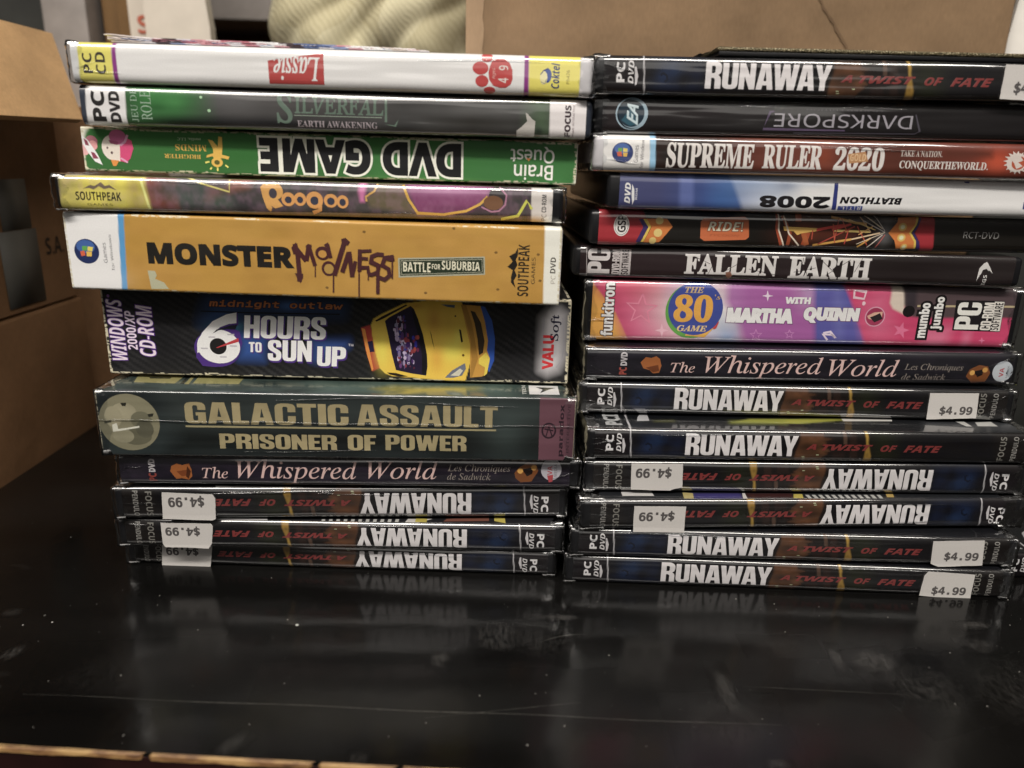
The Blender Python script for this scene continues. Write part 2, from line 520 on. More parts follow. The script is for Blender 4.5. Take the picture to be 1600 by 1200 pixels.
ART = {
 'L1': {
  'paint': [
   ('F', 'eee8e6'),
   ('Q', 'e9da58', [(3.34, 17.44), (16.04, 17.81), (15.48, 7.28), (15.15, -4.09), (2.85, -4.43), (3.45, 6.94)], 0.15, 1),
   ('Q', '8c2a86', [(15.91, 17.8), (17.48, 17.85), (17.06, 7.32), (17.01, -3.43), (15.35, -3.48), (15.54, 7.28)], 0.15, 1),
   ('B', 'c8c4c8', 116.05, 0.51, 19.44, 1.82, 0.35),
   ('Q', '8c2a86', [(165.23, 17.42), (166.83, 17.46), (167.19, -3.91), (165.21, -3.97)], 0.15, 1),
   ('Q', 'ecd84c', [(166.83, 17.46), (185.97, 16.78), (185.83, -3.4), (167.19, -3.91)], 0.15, 1),
  ],
  'vec': [
   ('T', '3c3834', 'PC', 'SB', (4.88, 3.16, 8.32, 10.16), {'rot': 90}),
   ('T', '3c3834', 'CD', 'SB', (9.44, 3.05, 13.07, 10.53), {'rot': 90}),
   ('P', 'b8403e', [(71.73, 9.34), (91.94, 12.57), (91.89, 1.53), (71.84, 1.4)]),
   ('T', 'f4ece8', 'Lassie', 'I', (73.62, 2.7, 90.53, 10.99), {'rot': 180, 'off': 0.01}),
   ('E', 'c23c3c', 151.53, 12.77, 2.12, 1.72),
   ('E', 'c23c3c', 149.14, 8.96, 2.9, 2.28),
   ('E', 'c23c3c', 149.72, 4.47, 2.4, 2.06),
   ('E', 'c23c3c', 152.57, 1.34, 2.14, 1.22),
   ('P', 'c23c3c', [(152.55, 9.62), (153.36, 11.52), (155.36, 12.35), (157.71, 12.42), (159.76, 11.07), (160.84, 8.61), (160.99, 5.47), (160.29, 3.55), (158.62, 2.4), (156.24, 2.33), (153.85, 3.06), (152.46, 4.92), (152.08, 7.42)]),
   ('T', 'f2dcd6', '9', 'S', (155.94, 8.41, 159.29, 10.09), {'rot': 90, 'off': 0.01}),
   ('T', 'f2dcd6', '4', 'S', (155.69, 4.0, 159.39, 5.79), {'rot': 90, 'off': 0.01}),
   ('T', 'e8b8b0', 'Ages', 'S', (153.39, 5.3, 154.84, 9.02), {'rot': 90}),
   ('E', '2a4a9a', 173.75, 7.08, 1.56, 2.52),
   ('E', 'e8dca0', 172.43, 6.26, 1.35, 2.37),
   ('L', '2a3f7a', 0.34, [(171.2, 7.33), (172.33, 8.77), (173.99, 9.6)]),
   ('L', '6a6a6a', 0.2, [(171.46, 4.81), (172.84, 4.22), (173.63, 5.82)]),
   ('T', '2c3c72', 'Coktel', 'SBI', (175.12, 2.63, 178.24, 11.5), {'rot': 90}),
   ('T', '8a7a30', 'Ph476', 'S', (180.78, 4.32, 182.03, 9.16), {'rot': 90}),
  ],
  'span': (0.89, 185.84),
  'case': [-155.4906, 295.1341, 198.813, 190.4749, 13.984, -0.0033, -0.0013],
 },
 'L2': {
  'paint': [
   ('F', '363636'),
   ('N', '505050', 0.45, 12, 4, 3),
   ('Q', '4e4c4c', [(43.69, 17.6), (113.14, 15.41), (112.93, 5.55), (60.61, 4.06), (42.74, 7.25)], 6, 0.9),
   ('B', '6a6a6c', 54.54, 9.43, 11.66, 3.7, 0.5),
   ('Q', '2f6f35', [(17.71, 18.63), (42.58, 19.37), (44.21, -5.14), (14.79, -5.96)], 8, 0.95),
   ('B', '38803f', 31.49, 10.59, 9.65, 3.37, 0.9),
   ('N', '58a060', 0.0, 2, 1.5, 4),
   ('B', '4c9850', 35.16, 8.87, 3.87, 1.54, 0.4),
   ('B', '3c8a44', 26.47, 11.66, 2.57, 1.22, 0.5),
   ('B', '225a2a', 28.52, 6.84, 3.23, 1.23, 0.6),
   ('B', '0d120e', 38.32, 1.57, 16.93, 2.5, 0.9),
   ('B', '15151a', 70.27, 2.47, 32.76, 1.87, 0.8),
   ('Q', '333a48', [(-0.08, 18.1), (4.04, 18.22), (3.24, 12.19), (2.08, -6.32), (-2.15, -6.43)], 0.15, 1),
   ('Q', 'e6e2e4', [(3.41, 18.2), (17.84, 18.63), (17.36, 11.39), (16.75, -5.91), (2.08, -6.32), (2.84, 9.15)], 0.15, 1),
   ('B', '808080', 146.55, 9.23, 17.23, 1.95, 0.35),
   ('B', '26241f', 146.61, 4.67, 17.31, 2.95, 0.8),
   ('Q', '4f6b4a', [(168.11, 14.38), (174.37, 14.56), (174.63, -1.8), (168.69, -1.96)], 6, 0.9),
   ('B', '26302a', 170.45, 2.39, 1.74, 1.65, 0.9),
   ('Q', 'e4dedf', [(174.34, 17.77), (188.59, 18.18), (188.37, -2.75), (174.62, -3.13)], 0.15, 1),
  ],
  'vec': [
   ('T', '2c2a2a', 'PC', 'SB', (4.74, 1.36, 9.72, 12.13), {'rot': 90, 'off': 0.015}),
   ('T', '2c2a2a', 'DVD', 'SB', (11.15, 1.14, 15.05, 12.31), {'rot': 90, 'off': 0.02}),
   ('T', '9ab8a0', 'JEU DE', 'I', (19.06, 1.57, 21.42, 13.39), {'rot': 90, 'sh': -0.25}),
   ('T', '9ab8a0', 'ROLE', 'I', (22.61, 2.34, 26.55, 12.65), {'rot': 90, 'sh': -0.25}),
   ('E', 'a8d8a8', 45.01, 10.98, 0.52, 0.48),
   ('E', 'a8d8a8', 47.63, 6.28, 0.58, 0.55),
   ('T', '62786a', 'S', 'I', (72.53, 2.54, 78.35, 13.4), {'sh': -0.2, 'off': 0.012}),
   ('T', '62786a', 'ILVERFAL', 'I', (79.19, 6.16, 112.15, 12.38), {'sh': -0.22, 'off': 0.015}),
   ('L', '62786a', 0.89, [(113.15, 13.19), (113.04, 4.06)]),
   ('P', '62786a', [(112.27, 3.33), (116.75, 2.39), (117.72, 5.08), (116.2, 3.08)]),
   ('L', '8a9a8c', 0.29, [(78.89, 5.56), (111.58, 5.61)]),
   ('T', 'a89ca2', 'EARTH AWAKENING', 'B', (79.98, 1.48, 109.8, 3.83), {'sx': 1}),
   ('P', 'b8b4ae', [(162.1, 2.42), (163.97, 3.85), (165.98, 5.88), (165.36, 8.96), (166.24, 8.5), (167.86, 6.75), (169.1, 5.97), (168.79, 0.2), (162.17, 0.01)]),
   ('T', '3a2630', 'FOCUS', 'SB', (180.16, 0.59, 182.51, 12.13), {'rot': 90, 'off': 0.02}),
   ('T', '6a4a55', 'HOME INTERACTIVE', 'S', (183.11, 0.63, 183.83, 12.22), {'rot': 90}),
  ],
  'span': (-0.68, 188.19),
  'case': [-154.6105, 296.1725, 184.138, 190.5557, 14.2606, 0.003, -0.0024],
 },
 'L3': {
  'paint': [
   ('F', '2f7030'),
   ('Q', '266024', [(-0.78, 6.64), (109.79, 7.02), (109.54, -3.53), (-2.54, -6.78)], 3, 0.6),
   ('Q', 'f0e8d8', [(-0.65, 18.95), (2.43, 16.89), (1.45, 15.07), (-0.04, 0.76), (0.24, -2.95), (-3.57, -3.06)], 0.8, 0.9),
   ('Q', 'e8e0d0', [(0.61, 17.2), (4.35, 17.31), (2.1, 14.36), (1.02, 11.8), (-0.11, 11.76)], 0.8, 1),
   ('Q', 'e8e4d0', [(189.38, 0.89), (190.6, 4.27), (192.98, -1.02), (188.1, -1.17)], 0.5, 1),
   ('B', '5a9040', 131.17, 0.52, 20.69, 0.8, 0.6),
  ],
  'vec': [
   ('E', 'e0a8a8', 1.06, 7.79, 1.7, 2.02),
   ('E', 'b06a78', 3.91, 10.98, 2.26, 2.2),
   ('E', 'e09a9a', 4.29, 9.53, 1.7, 1.83),
   ('P', 'f4e8ea', [(0.46, 13.23), (2.81, 11.13), (5.6, 6.46), (7.15, 2.27), (4.47, 3.49), (2.24, 6.73), (0.45, 10.33)]),
   ('P', '8e3a52', [(1.07, 12.16), (2.27, 11.29), (2.95, 9.31), (1.49, 9.63)]),
   ('P', '8e3a52', [(3.23, 7.13), (4.51, 6.8), (5.93, 4.64), (3.85, 4.57)]),
   ('E', 'f0d8cc', 11.72, 8.85, 4.16, 4.79),
   ('P', 'f0d8cc', [(9.09, 7.3), (14.38, 7.46), (13.95, 3.77), (10.25, 4.4)]),
   ('P', 'd8407a', [(14.45, 9.66), (17.24, 12.66), (19.0, 11.62), (19.43, 8.72), (17.88, 5.0), (16.19, 3.47), (13.97, 3.96)]),
   ('E', 'c05a90', 13.9, 12.92, 3.2, 2.74),
   ('P', 'a04a70', [(10.38, 11.72), (14.06, 11.11), (13.55, 10.0), (10.98, 10.47)]),
   ('L', 'd898c0', 0.83, [(17.74, 13.76), (16.51, 11.18), (14.66, 9.85)]),
   ('L', 'e0a0c4', 0.69, [(14.29, 5.07), (15.7, 4.19), (16.76, 3.48)]),
   ('P', 'e08a2a', [(10.43, 4.4), (13.62, 4.13), (12.24, 2.05), (11.1, 2.02)]),
   ('E', '604848', 9.65, 8.78, 0.37, 0.44),
   ('E', '604848', 11.12, 7.0, 0.46, 0.52),
   ('T', 'a8c0a0', 'media, LLC', 'B', (36.34, 12.36, 45.28, 13.61), {'rot': 180}),
   ('T', 'd8a838', 'MINDS', 'B', (35.33, 8.53, 47.23, 10.96), {'rot': 180, 'off': 0}),
   ('T', 'd8a838', 'BRIGHTER', 'B', (30.91, 5.62, 44.81, 7.23), {'rot': 180}),
   ('P', 'f0b43c', [(47.99, 13.06), (49.67, 12.75), (51.56, 10.43), (51.99, 14.28), (53.38, 14.14), (53.25, 10.11), (52.85, 7.53), (55.66, 6.87), (55.2, 5.82), (52.94, 6.24), (52.16, 6.03), (49.87, 5.96), (49.18, 6.86), (46.84, 6.24), (47.11, 7.17), (49.65, 7.98), (49.6, 9.63)]),
   ('E', 'f0b43c', 50.82, 4.58, 2.15, 1.79),
   ('E', '5a5a20', 50.82, 4.58, 1.07, 0.89),
   ('L', 'e8d85a', 0.62, [(46.3, 4.37), (47.86, 4.79)]),
   ('L', 'e8d85a', 0.61, [(48.0, 1.82), (48.64, 2.66)]),
   ('L', 'e8d85a', 0.61, [(50.83, 1.34), (50.82, 2.65)]),
   ('L', 'e8d85a', 0.62, [(53.88, 3.67), (54.96, 2.77)]),
   ('T', '16161a', 'DVD GAME', 'SB', (67.3, 1.49, 145.03, 14.6), {'rot': 180, 'off': 0.02, 'out': ('e8ecd8', 0.035)}),
   ('T', 'f0ecdc', 'Brain', 'S', (165.72, 1.46, 181.05, 7.38), {'rot': 180, 'off': 0.01}),
   ('T', 'f0ecdc', 'Quest', 'S', (164.28, 8.0, 181.42, 14.3), {'rot': 180, 'off': 0.01}),
   ('P', 'e08a30', [(170.26, 9.96), (172.34, 9.7), (171.34, 8.68)]),
  ],
  'case': [-158.6961, 302.2608, 167.515, 190.4938, 16.4346, 0.0087, -0.0051],
 },
 'L4': {
  'paint': [
   ('F', '3c3a3c'),
   ('Q', 'e2d640', [(3.21, 18.0), (33.2, 18.84), (35.04, 6.25), (35.96, -3.42), (1.36, -4.3)], 0.5, 1),
   ('Q', 'b0a058', [(2.77, 14.87), (9.15, 15.04), (5.11, 4.18), (2.35, 2.83)], 12, 0.7),
   ('Q', 'a8962e', [(27.44, 18.68), (32.56, 18.82), (32.03, -3.52), (26.46, -3.66)], 2, 0.7),
   ('Q', '8a4030', [(33.52, 18.85), (44.75, 19.16), (46.13, -3.17), (35.96, -3.42), (34.2, 7.51)], 0.8, 1),
   ('B', '4a2a26', 40.88, 6.41, 3.91, 5.17, 0.5),
   ('Q', '4e5a54', [(38.9, 12.78), (65.27, 13.5), (64.53, 4.11), (46.1, 2.39), (38.34, 7.51)], 4, 0.9),
   ('N', '66605c', 0.35, 7, 4, 3),
   ('Q', 'a06048', [(64.68, 13.89), (73.99, 14.14), (71.65, 10.43), (67.44, 9.5), (64.68, 8.62)], 2, 0.9),
   ('Q', '7a5648', [(57.18, 10.45), (63.26, 8.99), (57.1, 4.74), (55.89, 5.11)], 2, 0.8),
   ('Q', '3f5a45', [(56.72, 5.14), (63.73, 4.5), (63.57, 2.44), (56.47, 2.25)], 3, 0.6),
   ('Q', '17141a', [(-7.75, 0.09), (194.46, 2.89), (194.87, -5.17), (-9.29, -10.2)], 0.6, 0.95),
   ('Q', 'd878b0', [(113.34, 14.61), (116.22, 14.69), (115.29, 9.56), (114.93, 5.94), (113.35, 5.9), (112.68, 10.0)], 0.7, 1),
   ('Q', '6a6048', [(119.62, 14.78), (129.58, 15.05), (131.08, 8.43), (134.2, 2.29), (117.25, 3.93), (115.24, 7.5), (118.99, 10.17)], 1, 1),
   ('Q', '8a4474', [(129.85, 15.06), (164.91, 16.01), (161.32, 9.23), (155.54, 3.88), (147.0, 2.1), (135.26, 1.79), (132.66, 7.44)], 1, 1),
   ('B', 'c080b0', 147.49, 10.93, 15.92, 2.06, 0.7),
   ('B', '5a2a48', 150.19, 4.27, 13.36, 1.31, 0.5),
   ('N', 'c890b8', 0.12, 2, 3, 5),
   ('Q', 'cfcac6', [(178.13, 17.4), (186.62, 17.63), (186.68, -2.17), (178.56, -2.38)], 0.15, 1),
  ],
  'vec': [
   ('L', 'f0f080', 0.91, [(32.14, 12.22), (33.23, 7.48), (34.48, 1.09)]),
   ('P', '7a6a5a', [(10.78, 8.15), (13.54, 9.62), (15.09, 9.22), (17.53, 10.74), (18.96, 9.33), (20.62, 9.81), (23.08, 7.85), (20.49, 8.73), (18.5, 8.23), (16.7, 9.26), (14.61, 7.94), (13.08, 8.53)]),
   ('T', '2e2c1c', 'SOUTHPEAK', 'SB', (7.76, 3.92, 24.42, 7.12), {'sx': 1}),
   ('T', '7a7030', 'GAMES', 'S', (11.69, 2.03, 20.96, 2.81), {}),
   ('L', 'e8d870', 0.58, [(48.8, 13.45), (54.36, 11.26), (64.66, 8.41), (64.72, 12.88)]),
   ('P', 'f0a850', [(76.14, 10.55), (77.58, 12.13), (80.91, 12.39), (79.71, 6.56), (79.9, 1.54), (78.12, 2.61), (76.88, 6.69)]),
   ('P', 'f0a850', [(79.28, 6.35), (82.21, 6.42), (84.34, 3.6), (81.35, 2.69), (79.14, 4.08)]),
   ('E', 'f0a850', 80.7, 9.04, 3.84, 3.36),
   ('E', '4a4650', 80.74, 8.31, 1.5, 1.89),
   ('P', 'f0a850', [(77.26, 7.32), (80.32, 2.87), (79.39, 1.4), (78.21, 2.61)]),
   ('E', 'e8a050', 86.38, 6.25, 2.59, 2.56),
   ('E', '3c3e50', 86.36, 6.04, 1.3, 1.28),
   ('E', 'e8a050', 90.78, 6.36, 2.3, 2.48),
   ('E', '3c3e50', 90.77, 6.16, 1.15, 1.24),
   ('E', 'e8a050', 96.21, 6.18, 3.16, 3.23),
   ('E', '3c3e50', 96.21, 5.97, 1.57, 1.61),
   ('E', 'e8a050', 102.3, 6.13, 2.61, 2.57),
   ('E', '3c3e50', 102.29, 5.92, 1.44, 1.41),
   ('E', 'e8a050', 106.7, 5.83, 2.2, 2.48),
   ('E', '3c3e50', 106.7, 5.63, 1.2, 1.37),
   ('L', 'e8a050', 1.43, [(98.37, 7.47), (98.15, 2.51), (95.36, 1.4)]),
   ('L', 'd8a850', 0.73, [(120.0, 12.85), (118.72, 10.16), (115.51, 8.02), (115.73, 6.22)]),
   ('L', 'e0b03c', 0.95, [(129.55, 12.76), (131.6, 7.42), (135.0, 2.31), (144.86, 2.04), (153.4, 3.57), (158.71, 6.31), (161.59, 9.24)]),
   ('E', '3a3436', 165.32, 9.34, 3.31, 3.63),
   ('E', '7a5438', 163.77, 6.96, 3.74, 2.71),
   ('L', 'b07a98', 0.63, [(166.04, 12.97), (168.77, 9.95), (168.33, 6.3), (165.98, 3.89), (163.04, 3.55), (159.26, 5.28)]),
   ('L', 'c8cc40', 1.07, [(166.86, 0.76), (173.28, 2.24), (176.58, 8.08), (178.57, 5.0)]),
   ('T', '3a3638', 'CD-ROM', 'SB', (182.3, 3.84, 184.12, 10.56), {'rot': 90}),
   ('T', '6a6668', 'PC', 'S', (182.37, 0.68, 184.27, 3.11), {'rot': 90}),
  ],
  'top': [
   ('F', '3a3c38'),
   ('Q', 'e8e4e0', [(3.51, -6.49), (-24.29, 47.24), (-52.05, 108.25), (-35.64, 112.24), (1.44, 32.37), (18.47, -27.59)], 1.2, 1),  # white highlight on the top film, painted into the print
   ('Q', '8a9030', [(-35.36, 113.48), (84.13, 98.9), (156.05, 9.55), (156.38, -13.65), (64.22, -0.11), (18.58, 1.08)], 2, 0.5),
  ],
  'span': (1.89, 186.47),
  'case': [-164.5708, 289.739, 153.265, 190.7175, 13.0914, 0.0145, -0.0031],
 },
 'L5': {
  'paint': [
   ('F', 'ba8c2a'),
   ('N', 'a27420', 0.35, 9, 6, 1),
   ('N', 'd09a40', 0.3, 16, 9, 2),
   ('Q', 'f0eaf0', [(-3.51, 31.87), (21.8, 32.67), (21.35, 26.14), (19.5, -7.87), (-9.47, -8.89)], 0.15, 1),
   ('Q', '4a98d0', [(21.66, 32.67), (24.02, 32.74), (23.33, 22.91), (21.46, -7.8), (19.36, -7.88), (21.09, 22.83)], 0.15, 1),
   ('B', 'fffafa', 8.36, 4.23, 10.4, 4.15, 0.4),
   ('Q', 'f0ead8', [(183.55, 37.83), (197.82, 38.28), (200.53, -8.45), (184.34, -9.03), (183.87, 14.94)], 0.15, 1),
  ],
  'vec': [
   ('E', '1c2c5e', 7.84, 14.94, 4.8, 4.75),
   ('E', '3a62a8', 7.6, 16.74, 3.56, 2.56),
   ('P', 'd85a30', [(5.3, 14.85), (6.91, 15.17), (7.22, 13.37), (5.52, 12.97)]),
   ('P', '58a83c', [(6.25, 16.89), (8.31, 16.96), (7.94, 15.21), (6.11, 15.28)]),
   ('P', 'f0b838', [(7.7, 14.93), (9.88, 14.87), (9.5, 12.97), (7.59, 13.04)]),
   ('P', 'e8d040', [(8.5, 16.83), (10.52, 16.63), (10.03, 15.01), (8.15, 15.21)]),
   ('T', '6a6870', 'Games', 'S', (14.02, 10.73, 15.51, 18.5), {'rot': 90}),
   ('T', '6a6870', 'for Windows', 'S', (16.8, 7.82, 17.9, 21.65), {'rot': 90}),
   ('T', '1f1d1a', 'MONSTER', 'SB', (31.4, 10.88, 87.72, 19.33), {'off': 0.028, 'tilt': 0}),
   ('P', 'b0b090', [(30.75, 8.27), (33.62, 8.17), (34.13, 6.48), (33.29, 5.08), (36.61, 3.83), (38.42, 1.28), (31.48, 1.04), (31.21, 3.64)]),
   ('L', '4a2428', 1.84, [(88.63, 20.54), (89.5, 16.64), (89.83, 9.61), (89.73, 5.9)]),
   ('P', '4a2428', [(87.17, 18.98), (89.12, 21.16), (89.34, 19.36), (90.77, 17.29), (87.95, 16.28)]),
   ('L', '4a2428', 1.84, [(88.57, 19.33), (92.76, 14.01)]),
   ('L', '4a2428', 1.73, [(92.76, 14.01), (93.96, 19.81)]),
   ('L', '4a2428', 1.54, [(93.96, 19.81), (96.08, 12.28)]),
   ('P', '4a2428', [(88.04, 9.25), (91.29, 9.05), (91.21, 7.5), (90.17, 5.3), (89.0, 6.81)]),
   ('P', '4a2428', [(92.73, 19.77), (93.7, 20.71), (95.06, 20.3), (94.98, 18.64), (92.98, 18.57)]),
   ('E', '4a2428', 99.22, 17.27, 2.83, 2.59),
   ('E', 'c08a30', 99.11, 16.96, 1.61, 1.46),
   ('L', '4a2428', 1.35, [(101.2, 20.66), (102.23, 15.54)]),
   ('L', '4a2428', 1.23, [(100.1, 20.02), (101.67, 20.97)]),
   ('E', '4a2428', 101.29, 11.39, 2.73, 2.93),
   ('E', 'b08a38', 101.35, 11.3, 1.86, 1.91),
   ('L', '4a2428', 1.9, [(107.82, 22.08), (103.36, 8.84)]),
   ('P', '4a2428', [(106.48, 22.93), (108.17, 23.44), (109.81, 21.99), (109.0, 20.61), (106.72, 21.14)]),
   ('L', '4a2428', 1.74, [(106.5, 10.18), (109.22, 17.9)]),
   ('L', '4a2428', 1.72, [(109.38, 18.21), (110.32, 8.46)]),
   ('L', '4a2428', 1.42, [(110.33, 8.77), (111.73, 14.64)]),
   ('L', '4a2428', 1.53, [(113.55, 19.26), (113.16, 10.71)]),
   ('L', '4a2428', 1.16, [(113.38, 18.49), (117.98, 18.95)]),
   ('L', '4a2428', 1.23, [(113.46, 15.92), (116.53, 15.72)]),
   ('L', '4a2428', 1.36, [(113.36, 12.25), (116.45, 12.36), (116.7, 9.91)]),
   ('L', '4a2428', 1.53, [(122.7, 17.44), (120.25, 17.66), (118.08, 16.68), (117.73, 14.54), (120.77, 13.12), (120.11, 10.64), (117.92, 9.65), (116.39, 9.9)]),
   ('L', '4a2428', 1.54, [(126.04, 15.43), (126.05, 16.34), (122.98, 16.24), (122.01, 13.46), (124.45, 12.02), (124.72, 9.57), (122.84, 7.96), (120.38, 8.81)]),
   ('L', '4a2428', 1.35, [(120.32, 13.41), (120.09, 2.28)]),
   ('L', '4a2428', 0.44, [(96.15, 12.59), (95.95, 7.97)]),
   ('L', '4a2428', 0.56, [(103.05, 8.83), (102.8, 2.15)]),
   ('L', '4a2428', 0.5, [(113.03, 11.63), (112.74, 0.93)]),
   ('L', '4a2428', 0.43, [(116.55, 10.21), (116.48, 7.44)]),
   ('L', '4a2428', 0.55, [(125.89, 15.42), (125.78, 8.37)]),
   ('P', 'a8a890', [(128.04, 16.41), (161.21, 18.05), (161.48, 11.09), (128.21, 8.87)]),
   ('P', '23301f', [(128.64, 15.89), (160.68, 17.5), (160.93, 11.61), (128.83, 9.57)]),
   ('P', 'a8a890', [(129.04, 15.5), (160.29, 17.09), (160.52, 12.0), (129.25, 9.99)]),
   ('P', '23301f', [(129.24, 15.24), (160.09, 16.81), (160.31, 12.2), (129.45, 10.27)]),
   ('T', 'e0dcc0', 'BATTLE', 'SB', (129.98, 11.32, 140.51, 15.0), {'sx': 1}),
   ('T', 'e0dcc0', 'FOR', 'SB', (141.05, 12.53, 144.29, 14.57), {}),
   ('T', 'e0dcc0', 'SUBURBIA', 'SB', (144.84, 12.51, 159.49, 15.9), {}),
   ('P', '1e1a16', [(173.76, 21.92), (172.82, 19.9), (170.52, 18.5), (171.92, 16.54), (169.97, 14.47), (172.02, 13.2), (171.43, 10.48), (171.49, 8.46), (173.25, 6.48), (172.49, 9.17), (173.64, 11.23), (172.7, 13.22), (173.78, 15.27), (173.04, 17.25), (173.91, 19.27)]),
   ('T', '2a2216', 'SOUTHPEAK', 'SB', (173.99, 3.25, 178.26, 23.1), {'rot': 90}),
   ('T', '3a3020', 'GAMES', 'S', (179.18, 8.1, 180.62, 18.38), {'rot': 90}),
   ('T', '4a4640', 'DVD', 'SB', (186.32, 12.55, 188.34, 18.62), {'rot': 90}),
   ('T', 'b0aaa0', 'PC', 'S', (186.68, 8.5, 188.49, 11.68), {'rot': 90}),
   ('E', '7a5a20', 165.46, 19.79, 0.6, 0.47),
   ('E', '7a5a20', 181.53, 19.53, 0.6, 0.47),
   ('E', '7a5a20', 182.61, 9.51, 0.61, 0.47),
   ('E', '7a5a20', 100.32, 3.96, 0.62, 0.48),
   ('E', '7a5a20', 115.25, 25.91, 0.61, 0.46),
   ('E', '7a5a20', 149.3, 28.33, 0.6, 0.46),
   ('E', '7a5a20', 166.49, 5.56, 0.61, 0.47),
   ('E', '7a5a20', 138.6, 3.23, 0.61, 0.48),
  ],
  'case': [-164.8381, 292.9548, 122.96, 190.449, 29.6139, -0.0446, -0.0059],
 },
 'L6': {
  'paint': [
   ('F', '141417'),
   ('Q', '234578', [(43.42, 33.08), (75.22, 33.02), (97.95, 32.28), (96.92, 27.78), (58.23, 27.23), (54.18, 19.9), (39.95, 23.16), (41.21, 27.68)], 5, 0.85),
   ('B', '3464a8', 75.97, 30.82, 3.95, 1.79, 0.8),
   ('B', '3a90b0', 50.35, 21.62, 5.73, 1.82, 0.7),
   ('Q', '2a529c', [(54.9, 17.65), (65.47, 17.0), (63.95, 7.28), (54.15, 7.5)], 3, 0.9),
   ('Q', '2a4e98', [(84.94, 16.12), (99.67, 17.4), (99.12, 14.17), (85.88, 7.35), (84.11, 7.77)], 3, 0.8),
   ('Q', 'b03028', [(104.92, 22.3), (108.65, 23.66), (109.78, 19.47), (112.8, 5.39), (108.99, 3.56), (106.72, 12.58)], 0.15, 1),
   ('Q', 'e8bc1c', [(109.06, 23.67), (110.14, 26.21), (113.67, 28.39), (122.73, 32.99), (137.83, 35.24), (146.0, 35.45), (148.59, 24.68), (150.35, 17.09), (150.65, 10.22), (148.05, -0.32), (117.33, 1.79), (114.42, 2.82), (112.37, 4.95), (110.83, 10.96), (109.56, 18.62)], 0.1, 1),
   ('B', 'cc8c1c', 134.98, 26.43, 2.88, 5.9, 0.7),
   ('B', 'd2a820', 140.73, 27.42, 2.47, 5.05, 0.5),
   ('B', 'f4d838', 142.89, 13.48, 5.0, 5.18, 0.8),
   ('B', 'd89418', 136.23, 9.86, 2.5, 6.08, 0.55),
   ('B', 'f2d434', 113.36, 12.74, 2.91, 7.34, 0.8),
   ('B', 'f6e04a', 144.92, 19.51, 1.66, 3.84, 0.5),
   ('B', 'c88c18', 127.62, 32.08, 2.45, 1.25, 0.6),
   ('Q', 'e0dce0', [(179.54, 28.39), (182.18, 31.41), (186.51, 32.11), (188.93, 30.11), (189.83, 12.15), (187.01, 5.95), (182.62, 4.3), (179.58, 5.77)], 3.0, 0.75),
  ],
  'vec': [
   ('T', 'e4d4ee', 'WINDOWS', 'SBI', (1.87, 5.99, 8.16, 31.68), {'rot': 90, 'out': ('5a2a8a', 0.03)}),
   ('T', 'e4d4ee', '2000/XP', 'SBI', (8.86, 10.63, 12.83, 26.94), {'rot': 90, 'out': ('5a2a8a', 0.02)}),
   ('T', 'e4d4ee', 'CD-ROM', 'SBI', (13.53, 7.95, 20.08, 29.53), {'rot': 90, 'out': ('5a2a8a', 0.03)}),
   ('E', '8a5aa0', 3.2, 32.99, 0.56, 0.65),
   ('L', '0c1420', 0.53, [(39.9, 27.65), (58.24, 27.45), (96.48, 27.77)]),
   ('T', 'c07038', 'midnight outlaw', 'M', (43.59, 29.06, 97.84, 32.55), {'sh': 0.12, 'off': 0.02, 'out': ('201a1c', 0.035)}),
   ('P', '4a2a80', [(54.75, 27.59), (50.74, 26.59), (44.82, 23.74), (39.55, 18.63), (36.63, 13.07), (36.4, 7.99), (38.74, 4.33), (44.06, 3.9), (49.51, 5.06), (53.81, 8.89), (55.91, 14.47), (55.03, 19.47), (52.49, 20.77), (50.21, 19.8), (54.79, 22.19)]),
   ('E', '4a2a80', 45.38, 11.91, 9.43, 7.81),
   ('P', 'f0ecea', [(54.39, 27.44), (50.3, 26.57), (44.36, 23.5), (39.77, 18.63), (37.29, 14.0), (37.01, 9.86), (43.91, 12.79), (43.92, 18.28), (47.23, 21.09), (50.86, 22.54), (54.06, 22.98)]),
   ('E', 'f0ecea', 45.99, 12.85, 8.79, 7.28),
   ('E', '1c1a1c', 45.82, 12.93, 3.46, 3.46),
   ('P', '1c2030', [(43.92, 18.28), (45.84, 20.15), (48.99, 21.13), (51.25, 21.87), (54.37, 22.4), (53.33, 20.25), (50.25, 20.35), (46.69, 19.81)]),
   ('P', 'c03038', [(44.98, 12.36), (54.39, 16.72), (54.49, 15.12), (45.18, 12.18)]),
   ('P', 'b8b4bc', [(42.19, 17.1), (44.97, 17.1), (44.97, 16.53), (42.19, 16.53)]),
   ('P', 'b8b4bc', [(50.01, 18.39), (52.79, 18.39), (52.79, 17.82), (50.01, 17.82)]),
   ('P', 'b8b4bc', [(38.68, 12.2), (41.46, 12.2), (41.46, 11.63), (38.68, 11.63)]),
   ('P', 'b8b4bc', [(50.74, 13.52), (53.53, 13.52), (53.53, 12.94), (50.74, 12.94)]),
   ('P', 'b8b4bc', [(46.14, 8.7), (48.95, 8.7), (48.95, 8.12), (46.14, 8.12)]),
   ('T', 'eeeaea', 'HOURS', 'IMP', (56.63, 16.81, 90.75, 26.38), {'sh': 0.08, 'out': ('4a2a80', 0), 'shadow': ('4a2a80', 0.5, -0.6)}),
   ('T', 'eeeaea', 'TO', 'IMP', (58.47, 10.75, 63.73, 15.09), {'sh': 0.05, 'shadow': ('4a2a80', 0.4, -0.5)}),
   ('T', 'eeeaea', 'SUN', 'IMP', (65.95, 7.22, 84.53, 16.19), {'sh': 0.06, 'shadow': ('4a2a80', 0.3, -0.8)}),
